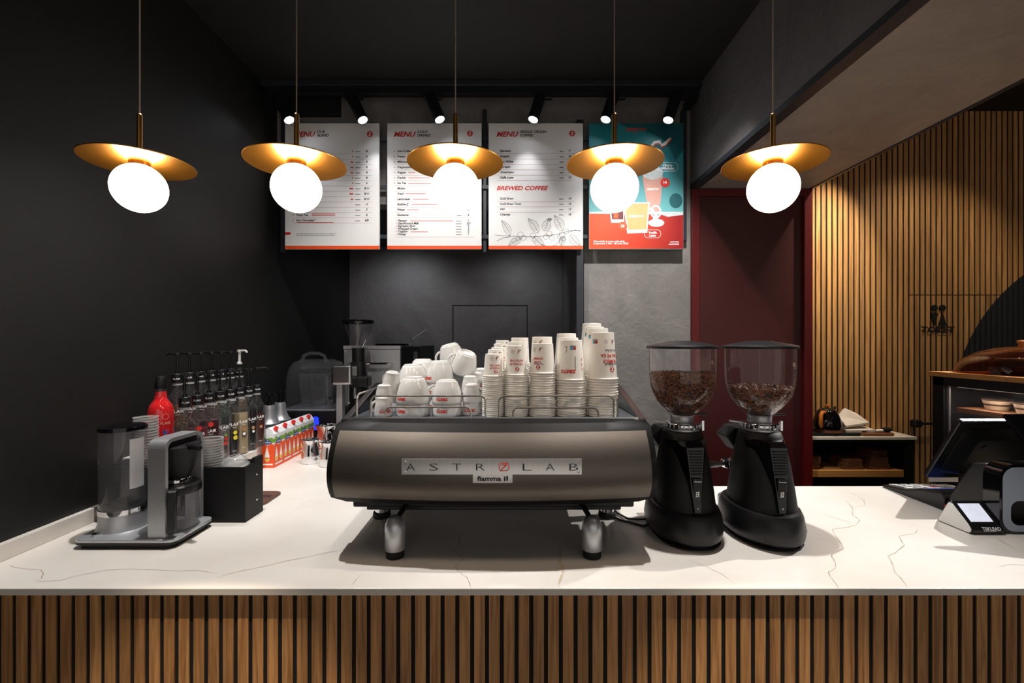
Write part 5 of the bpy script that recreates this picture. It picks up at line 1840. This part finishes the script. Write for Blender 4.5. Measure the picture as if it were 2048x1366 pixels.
MB().tube([(-1.222, 3.07, 0.42), (-1.185, 3.06, 0.415), (-1.178, 3.06, 0.35), (-1.20, 3.065, 0.28), (-1.232, 3.07, 0.27)], 0.009, 8).build('jug_handle', 'black_plastic', jo)
fixn(MB().prism([(-1.290, 0.085), (-1.240, 0.085), (-1.246, 0.165), (-1.262, 0.172), (-1.284, 0.165)], 2.925, 2.932, 'y').build('blue_patch', 'blue_glow', bl))  # emissive blue patch on the front of the base

# drinks mixer
mx_ = thing('drinks_mixer', 'steel drinks mixer with hanging spindle beside the blender', 'mixer', (-1.048, 2.84, ZC))
MB().box(-0.050, -0.012, 0.0, 0.05, 0.0, 0.40).build('post', 'brushed', mx_, bevel=0.004)
MB().box(-0.07, 0.05, -0.05, 0.05, 0.0, 0.02).build('foot', 'black_plastic', mx_, bevel=0.006)
MB().box(-0.066, 0.062, -0.045, 0.07, 0.385, 0.505).build('motor_head', 'steel', mx_, bevel=0.016, seg=3)
MB().rod((0.03, -0.005, 0.386), (0.03, -0.005, 0.275), 0.004).build('spindle', 'chrome', mx_)
MB().cyl(0.012, 0.268, 0.276, (0.03, -0.005, 0)).build('whisk_disc', 'chrome', mx_)

# rear grinder (tall, conical hopper)
rg_ = thing('coffee_grinder', 'tall black grinder with empty conical hopper in the alcove', 'coffee grinder', ((717 - 1024) * 3.0 / F, 3.0, ZC))
MB().box(-0.075, 0.075, -0.10, 0.12, 0.0, 0.05).build('base', 'black_plastic', rg_, bevel=0.012)
fixn(MB().loft([superpts(0.062, -0.06, 0.10, 0.05), superpts(0.058, -0.055, 0.095, 0.30), superpts(0.052, -0.05, 0.06, 0.46), superpts(0.045, -0.045, 0.045, 0.52)]).build('column', 'black_plastic', rg_))
MB().box(-0.03, 0.09, -0.10, 0.0, 0.36, 0.43).build('dosing_head', 'black_plastic', rg_, bevel=0.012)
MB().rod((0.008, -0.09, 0.36), (0.008, -0.09, 0.29), 0.012).build('chute', 'chrome', rg_)
MB().lathe([(0.036, 0.50), (0.04, 0.53), (0.04, 0.61)], n=24).build('neck', 'black_plastic', rg_)
MB().lathe([(0.040, 0.61), (0.045, 0.625), (0.092, 0.775)], n=40).build('hopper', 'glass_hopper', rg_)
MB().lathe([(0.093, 0.772), (0.100, 0.774), (0.101, 0.786), (0.097, 0.795), (0.03, 0.80), (0, 0.80)], n=40).build('lid', 'black_gloss', rg_)
MB().rod((0.036, -0.03, 0.62), (0.066, -0.05, 0.67), 0.004).build('lever', 'chrome', rg_)

# oven
ov = thing('countertop_oven', 'tall steel countertop oven with black control strip in the alcove', 'oven', (0, 0, ZC))
MB().box(-1.20, -0.648, 3.26, 3.80, 0.01, 0.622).build('housing', 'black_metal', ov, bevel=0.004)
dr_ = MB().box(-1.196, -0.795, 3.236, 3.262, 0.06, 0.598).build('door', 'brushed', ov, bevel=0.003)
MB().box(-1.198, -0.793, 3.232, 3.262, 0.600, 0.624).build('top_trim', 'satin_silver', ov)
MB().box(-0.787, -0.650, 3.244, 3.262, 0.03, 0.618).build('control_strip', 'black_gloss', ov)
MB().box(-0.70, -0.672, 3.240, 3.246, 0.50, 0.58).build('display', 'graphite', ov)
MB().tube([(-1.15, 3.236, 0.50), (-1.15, 3.20, 0.50), (-0.85, 3.20, 0.50), (-0.85, 3.236, 0.50)], 0.008, 8).build('handle', 'chrome', ov)
for x in (-1.17, -0.68):
    MB().cyl(0.018, 0.0, 0.012, (x, 3.3, 0)).build('foot', 'rubber', ov)
    MB().cyl(0.018, 0.0, 0.012, (x, 3.74, 0)).build('foot', 'rubber', ov)
pt = thing('baking_pan', 'flat black pan lying on top of the oven', 'pan', (-0.90, 3.42, ZC + 0.6245))
MB().lathe([(0, 0), (0.118, 0), (0.130, 0.010), (0.126, 0.012), (0.115, 0.004), (0, 0.004)], n=36).build('dish', 'black_gloss', pt)
MB().tube([(0.126, 0, 0.009), (0.15, 0, 0.014), (0.154, 0.0, 0.05)], 0.005, 8).build('grip', 'chrome', pt)
sv = MB().rod((0, 0, 0), (0.105, -0.02, 0.075), 0.0055).build('spoon_handle', 'satin_silver', None, (-0.743, 3.42, ZC + 0.672))
tag(sv, 'silver spoon handle sticking out beside the pan on the oven', 'spoon')

# ------------------------------------------------------------------ till side of the bar
cr = thing('cash_register', 'black cash register with keypad and blue display at the right', 'cash register', (0, 0, ZC))
prof = [(1.752, 0.0), (2.045, 0.0), (2.048, 0.010), (1.93, 0.026), (1.885, 0.040), (1.86, 0.052), (1.765, 0.066), (1.750, 0.052)]
fixn(MB().prism(prof, 1.665, 1.955, 'x').build('case', 'till_black', cr, bevel=0.004))
mk = Matrix.Translation((0, 1.93, 0.0265)) @ Matrix.Rotation(math.atan2(-0.0160, 0.118), 4, 'X')
for i in range(6):
    for j in range(4):
        MB().box(1.685 + i * 0.044, 1.719 + i * 0.044, 0.008 + j * 0.026, 0.027 + j * 0.026, 0.0, 0.005, mk).build('key', ('cap_red' if (i, j) == (3, 1) else 'grey_plastic' if (i + j) % 3 else 'white_plastic'), cr)
md = Matrix.Translation((0, 1.862, 0.0515)) @ Matrix.Rotation(math.atan2(-0.026, 0.068), 4, 'X')
MB().box(1.72, 1.86, 0.008, 0.05, 0.0, 0.0025, md).build('display', 'screen_blue', cr)
MB().ball((1.672, 1.7512, 0.022), 0.008, 0.004, 0.006, 12, 8).build('lamp', 'cap_red', cr)
MB().box(1.80, 1.93, 1.772, 1.80, 0.058, 0.068).build('paper_slot', 'white_plastic', cr)

pos = thing('till_screen', 'black till monitor seen from behind, tilted back over its stand', 'monitor', (0, 0, ZC))
def tilted(y0, z0, y1, z1):
    L = math.hypot(y1 - y0, z1 - z0)
    a = math.atan2(z1 - z0, y1 - y0)
    return Matrix.Translation((0, y0, z0)) @ Matrix.Rotation(a, 4, 'X'), L
mt, L = tilted(1.925, 0.076, 1.775, 0.338)
MB().box(1.752, 2.15, 0.0, L, -0.022, 0.0, mt).build('screen_shell', 'till_black', pos, bevel=0.006)
fixn(MB().loft([[(x, y, 0.0005) for x, y in rrect(1.785, 2.13, 0.03, L - 0.03, 0.02)], [(x, y, 0.030) for x, y in rrect(1.83, 2.11, 0.055, L - 0.065, 0.02)]], smooth=False, M=mt).build('rear_bulge', 'till_black', pos, bevel=0.003))
for yy in (0.10, 0.20):
    MB().cyl(0.008, 0.0295, 0.033, (1.87, yy, 0), 12, mt).build('screw', 'graphite', pos)
MB().box(1.76, 2.145, L - 0.001, L + 0.004, -0.020, -0.004, mt).build('top_edge', 'slate_grey', pos, bevel=0.001)
# stand: rounded grey loop on a black block
fixn(MB().prism([(1.60, 0.0), (1.742, 0.0), (1.735, 0.07), (1.69, 0.15), (1.65, 0.215), (1.60, 0.225)], 1.665, 2.02, 'x').build('stand_block', 'till_black', pos, bevel=0.008))
oo = rrect(1.655, 2.06, 0.0, 0.236, 0.048, 6)
ii = rrect(1.690, 2.03, 0.028, 0.115, 0.030, 6)
n = len(oo)
vs = [(x, y, z) for y in (1.545, 1.600) for ring in (oo, ii) for x, z in ring]
fs = []
for k in range(n):
    j = (k + 1) % n
    fs += [(k, j, n + j, n + k), (2 * n + k, 3 * n + k, 3 * n + j, 2 * n + j), (k, 2 * n + k, 2 * n + j, j), (n + k, n + j, 3 * n + j, 3 * n + k)]
mb = MB()
mb.add(vs, fs, True)
fixn(mb.build('stand_loop', 'black_gloss', pos))
oo = rrect(1.664, 2.052, 0.009, 0.227, 0.042, 6)
ii = rrect(1.692, 2.028, 0.030, 0.113, 0.028, 6)
vs = [(x, 1.5435, z) for ring in (oo, ii) for x, z in ring]
fs = [(k, (k + 1) % n, n + (k + 1) % n, n + k) for k in range(n)]
fixn(MB().add(vs, fs).build('loop_face', 'slate_grey', pos))
m2, L2 = tilted(1.475, 0.205, 1.615, 0.392)
MB().box(1.735, 2.08, 0.0, L2, 0.0, 0.016, m2).build('guest_display', 'black_gloss', pos, bevel=0.005)
MB().box(1.82, 1.98, 0.03, 0.10, -0.10, -0.001, m2).build('display_arm', 'black_plastic', pos)

ct = thing('card_terminal', 'small wedge card terminal with lit screen reading TEKLEAD', 'card terminal', (0, 0, ZC))
wx0, wx1 = 1.556, 1.662
wp = [(1.660, 0.0), (1.546, 0.0), (1.538, 0.006), (1.536, 0.016), (1.546, 0.030), (1.606, 0.086), (1.616, 0.089), (1.624, 0.084), (1.664, 0.006)]
fixn(MB().prism(wp, wx0, wx1, 'x').build('case', 'black_plastic', ct, bevel=0.001))
cc = (sum(p[0] for p in wp) / len(wp), sum(p[1] for p in wp) / len(wp))
fixn(MB().prism([(cc[0] + (y - cc[0]) * 0.93, cc[1] + (z - cc[1]) * 0.91) for y, z in wp], wx0 - 0.003, wx0, 'x').build('side_cover', 'white_plastic', ct, bevel=0.001))
mw, Lw = tilted(1.546, 0.030, 1.606, 0.086)
MB().box(wx0 + 0.012, wx1 - 0.018, 0.012, Lw - 0.004, -0.001, 0.0008, mw).build('screen', 'screen', ct)
w = MB()
vs, fs = text2d('TEKLEAD', 0.0095, 0.062, 0.01, 0.1, 'c', (wx0 + wx1) / 2 + 0.012, 0.016)
w.add([(x, 1.5345 + max(0, (z - 0.016)) * 0.75, z) for x, z in vs], fs)
vs, fs = ribbon2d([(wx0 + 0.035, 0.0145), (wx0 + 0.055, 0.0125), (wx0 + 0.08, 0.015)], 0.0012)
w.add([(x, 1.5345, z) for x, z in vs], fs)
w.build('lettering', 'print_white', ct)['kind'] = 'stuff'
rc = MB().box(0, 0.13, 0, 0.002, 0, 0.042).build('price_card', 'paper', None, (1.86, 2.03, ZC + 0.028))
tag(rc, 'white printed card standing behind the cash register', 'card')

# ------------------------------------------------------------------ pastry cabinet at the right
mat('fill_glow', (1.0, 0.85, 0.68, 1), 0.4, var=0.01, emit=0.15)  # glow of the strip added to brighten the cabinet interior
pc = thing('pastry_cabinet', 'black glazed pastry cabinet with oak top at the right edge', 'display cabinet', (0, 0, 0))
CX0, CX1, CY0, CY1, CT = 2.205, 2.82, 1.55, 2.386, ZC + 0.474
MB().box(CX0, CX1, CY0, CY1, 0.0, 0.90).build('plinth', 'black_powder', pc)
for y in (CY0, CY1 - 0.06):
    MB().box(CX0, CX0 + 0.04, y, y + 0.06, 0.90, CT).build('post', 'black_metal', pc)
    MB().box(CX1 - 0.04, CX1, y, y + 0.06, 0.90, CT).build('post', 'black_metal', pc)
MB().box(CX0, CX1, CY0, CY1, CT - 0.045, CT - 0.0005).build('top_frame', 'black_metal', pc)
MB().box(CX0 + 0.006, CX0 + 0.010, CY0 + 0.06, CY1 - 0.06, 0.905, CT - 0.046).build('pane', 'glass', pc)
MB().box(CX0 + 0.04, CX1 - 0.04, CY1 - 0.012, CY1 - 0.004, 0.90, CT - 0.045).build('rear_panel', 'graphite', pc)
MB().box(CX1 - 0.02, CX1 - 0.012, CY0 + 0.06, CY1 - 0.06, 0.90, CT - 0.045).build('side_panel', 'graphite', pc)
MB().box(CX0 + 0.03, CX1 - 0.03, CY0 + 0.06, CY1 - 0.07, ZC + 0.292, ZC + 0.300).build('shelf', 'glass', pc)
MB().box(CX0 + 0.016, CX0 + 0.022, CY1 - 0.075, CY1 - 0.067, 0.905, CT - 0.046).build('edge_profile', 'satin_silver', pc)
for y0_, y1_ in ((CY1 - 0.365, CY1 + 0.01), (CY0, CY1 - 0.367)):
    MB().box(CX0 - 0.012, CX1 + 0.01, y0_, y1_, CT, CT + 0.024).build('top_board', 'tan_wood', pc, bevel=0.002)
MB().box(CX0 + 0.05, CX0 + 0.08, CY0 + 0.07, CY1 - 0.08, CT - 0.052, CT - 0.046).build('fill_strip', 'fill_glow', pc)  # added glowing strip, not a known fitting of the cabinet
ld = bpy.data.lights.new('cabinet_fill', 'AREA')  # added fill light for the dark interior, no known source here
ld.shape = 'RECTANGLE'
ld.size, ld.size_y = 0.03, 0.6
ld.energy = 1.0
ld.color = (1.0, 0.85, 0.68)
lo = bpy.data.objects.new('cabinet_fill', ld)
COL.objects.link(lo)
lo.location = (CX0 + 0.065, (CY0 + CY1) / 2, CT - 0.054)
sb = thing('serving_board', 'wooden serving board on the shelf inside the pastry cabinet', 'board', (2.39, 2.12, ZC + 0.3005))
MB().box(-0.13, 0.12, -0.20, 0.19, 0.0, 0.022).build('plank', 'brown_wood', sb, bevel=0.003)
sb.rotation_euler.z = R(6)
for k, (x, y, lab) in enumerate(((2.345, 2.20, 'layered cream dessert in a glass, left one in the cabinet'), (2.345, 2.06, 'layered cream dessert in a glass, right one in the cabinet'))):
    t = thing('dessert_glass', lab, 'dessert', (x, y, ZC + 0.323), group='glass desserts in the cabinet')
    for z0_, z1_, m in ((0.002, 0.022, 'cream'), (0.022, 0.030, 'cake'), (0.030, 0.046, 'cream'), (0.046, 0.049, 'cake')):
        ra, rb_ = 0.040 + z0_ * 0.28, 0.040 + z1_ * 0.28
        MB().lathe([(0, z0_), (ra, z0_), (rb_, z1_ - 0.0004), (0, z1_ - 0.0004)], n=28).build('layer', m, t)
    MB().lathe([(0, 0.0), (0.042, 0.0), (0.0575, 0.056)], n=32).build('glass', 'glass', t)
dm_ = thing('cake_dome', 'smoked clear cake dome with wooden knob on the pastry cabinet', 'cake dome', (2.415, 2.155, CT + 0.0245))
secs = []
for a in (0, 8, 20, 34, 50, 66, 80):
    s_, c_ = math.cos(R(a)), math.sin(R(a))
    secs.append([(x * s_, y * s_, 0.134 * c_) for x, y, _ in superpts(0.195, -0.235, 0.235, 0, 40, 2.8)])
fixn(MB().loft(secs).build('dome', 'glass_smoke', dm_))
MB().lathe([(0, 0.130), (0.014, 0.131), (0.012, 0.142), (0.017, 0.150), (0.018, 0.156), (0.014, 0.161), (0, 0.162)], n=20).build('knob', 'orange_wood', dm_)
ck = MB().lathe([(0, 0.0), (0.13, 0.0), (0.135, 0.02), (0.13, 0.055), (0.11, 0.075), (0, 0.08)], n=36).build('chocolate_cake', 'cake', None, (2.415, 2.12, CT + 0.0247))
tag(ck, 'dark chocolate cake under the smoked dome', 'cake')

# ------------------------------------------------------------------ side table by the slatted wall
tb = thing('side_table', 'black framed side table with white stone top by the slatted wall', 'side table', (0, 0, 0))
TZ = EYE - 191 * 3.02 / F
tx0, tx1, ty0, ty1 = 1.968, 2.690, 3.02, 3.245
tp = MB().box(tx0, tx1, ty0, ty1, TZ - 0.020, TZ).build('top', 'stone', tb, bevel=0.002)
MB().box(tx1 - 0.075, tx1 - 0.012, ty0 + 0.012, ty1 - 0.005, 0.0, TZ - 0.0205).build('side_panel', 'black_metal', tb)
MB().box(tx0, tx0 + 0.02, ty0 + 0.1, ty1 - 0.005, 0.0, TZ - 0.0205).build('side_panel', 'black_metal', tb)
MB().box(tx0 + 0.02, tx1 - 0.075, ty0 + 0.012, ty0 + 0.03, TZ - 0.045, TZ - 0.0205).build('apron', 'black_metal', tb)
MB().box(tx0 + 0.02, tx1 - 0.075, ty1 - 0.012, ty1 - 0.005, 0.0, TZ - 0.0205).build('rear_panel', 'black_felt', tb)
SZ = EYE - (941 - 683) * 3.03 / F
MB().box(tx0 + 0.021, tx1 - 0.076, ty0 + 0.015, ty1 - 0.014, SZ - 0.046, SZ).build('shelf', 'tan_wood', tb, bevel=0.002)
for lab, x, n_, w_ in (('near the red door', 2.03, 4, 0.09), ('in the middle of the shelf', 2.295, 3, 0.16), ('at the right of the shelf', 2.475, 6, 0.17)):
    z = SZ + 0.0005
    for i in range(n_):
        th = random.uniform(0.017, 0.024)
        q = 0.9 - 0.07 * i if n_ != 4 else 0.95
        ww = w_ * q / 2
        o = fixn(MB().prism([(x_ * ww, y_ * 0.085) for x_, y_ in ((-1, -0.9), (-0.6, -1), (0.2, -0.93), (0.8, -1), (1, -0.7), (0.94, 0.3), (1, 0.9), (-0.2, 1), (-0.95, 0.9))], 0, th).build('wooden_board', 'brown_wood', None, (x + random.uniform(-0.006, 0.006), 3.135, z), bevel=0.002))
        tag(o, '%s rough wooden board of the pile %s' % (ORD[n_ - 1 - i] if n_ - 1 - i else 'top', lab), 'board', 'wooden boards on the shelf')
        z += th + 0.0008
# kettle
sc_ = thing('heating_plate', 'flat black heating plate with cord under the kettle', 'heating plate', (2.175, 3.115, TZ + 0.0005))
fixn(MB().prism(rrect(-0.17, 0.165, -0.075, 0.06, 0.02), 0, 0.020).build('plate', 'black_plastic', sc_, bevel=0.003))
MB().tube([(-0.17, 0.03, 0.02), (-0.19, 0.02, 0.035), (-0.12, 0.0, 0.032), (-0.06, 0.02, 0.03)], 0.005, 8).build('cord', 'rubber', sc_)
kt = thing('kettle', 'black kettle with wooden handle and knob on the side table', 'kettle', (2.160, 3.12, TZ + 0.021))
MB().lathe([(0, 0), (0.088, 0), (0.088, 0.018), (0, 0.018)], n=36).build('wooden_ring', 'brown_wood', kt)
MB().lathe([(0.086, 0.018), (0.088, 0.022), (0.084, 0.06), (0.074, 0.10), (0.058, 0.135), (0.040, 0.152), (0.020, 0.158), (0, 0.158)], n=40).build('body', 'black_gloss', kt)
MB().lathe([(0.010, 0.156), (0.013, 0.162), (0.013, 0.178), (0, 0.180)], n=18).build('knob', 'orange_wood', kt)
MB().tube([(-0.045, -0.05, 0.135), (-0.075, -0.062, 0.138), (-0.088, -0.066, 0.118), (-0.092, -0.07, 0.06), (-0.084, -0.066, 0.035)], [0.008, 0.012, 0.013, 0.013, 0.008], 12).build('handle', 'orange_wood', kt)
MB().tube([(0.05, 0.02, 0.12), (0.072, 0.03, 0.15), (0.078, 0.034, 0.162)], [0.012, 0.008, 0.006], 10).build('spout', 'black_gloss', kt)
# linen cloths
def cloth(name, pts, z0, z1, label, loc):
    o = fixn(MB().loft([[(x, y, z0 + h) for x, y, h in pts], [(x, y, z1 + h) for x, y, h in pts]], smooth=False).build(name, 'linen', None, loc, bevel=0.002))
    tag(o, label, 'cloth', 'linen cloths on the side table')
cloth('folded_cloth', [(-0.09, -0.05, 0.0), (0.115, -0.04, 0.0), (0.06, 0.06, 0.025), (-0.07, 0.06, 0.03)], 0.0, 0.018, 'lower folded white linen cloth beside the kettle', (2.345, 3.12, TZ + 0.018))
cloth('folded_cloth', [(-0.085, -0.045, 0.012), (0.085, -0.03, 0.034), (0.06, 0.05, 0.082), (-0.015, 0.055, 0.118), (-0.03, 0.055, 0.115), (-0.08, 0.04, 0.07)], 0.0, 0.014, 'upper peaked white linen cloth beside the kettle', (2.345, 3.125, TZ + 0.037))
bt_ = thing('wooden_tray', 'small wooden tray with a black brush on the side table', 'tray', (2.475, 3.10, TZ + 0.0005))
fixn(MB().prism(rrect(-0.145, 0.10, -0.06, 0.06, 0.04), 0, 0.017).build('dish', 'brown_wood', bt_, bevel=0.003))
bs = thing('coffee_brush', 'black brush with white ferrule lying on the wooden tray', 'brush', (2.475, 3.09, TZ + 0.018))
MB().rod((-0.11, -0.01, 0.007), (-0.01, 0, 0.009), 0.007).build('handle', 'black_plastic', bs)
MB().rod((-0.01, 0, 0.009), (0.045, 0.0, 0.012), 0.010, 12).build('ferrule', 'white_plastic', bs)
MB().ball((0.07, 0, 0.018), 0.034, 0.022, 0.017).build('bristles', 'black_felt', bs)
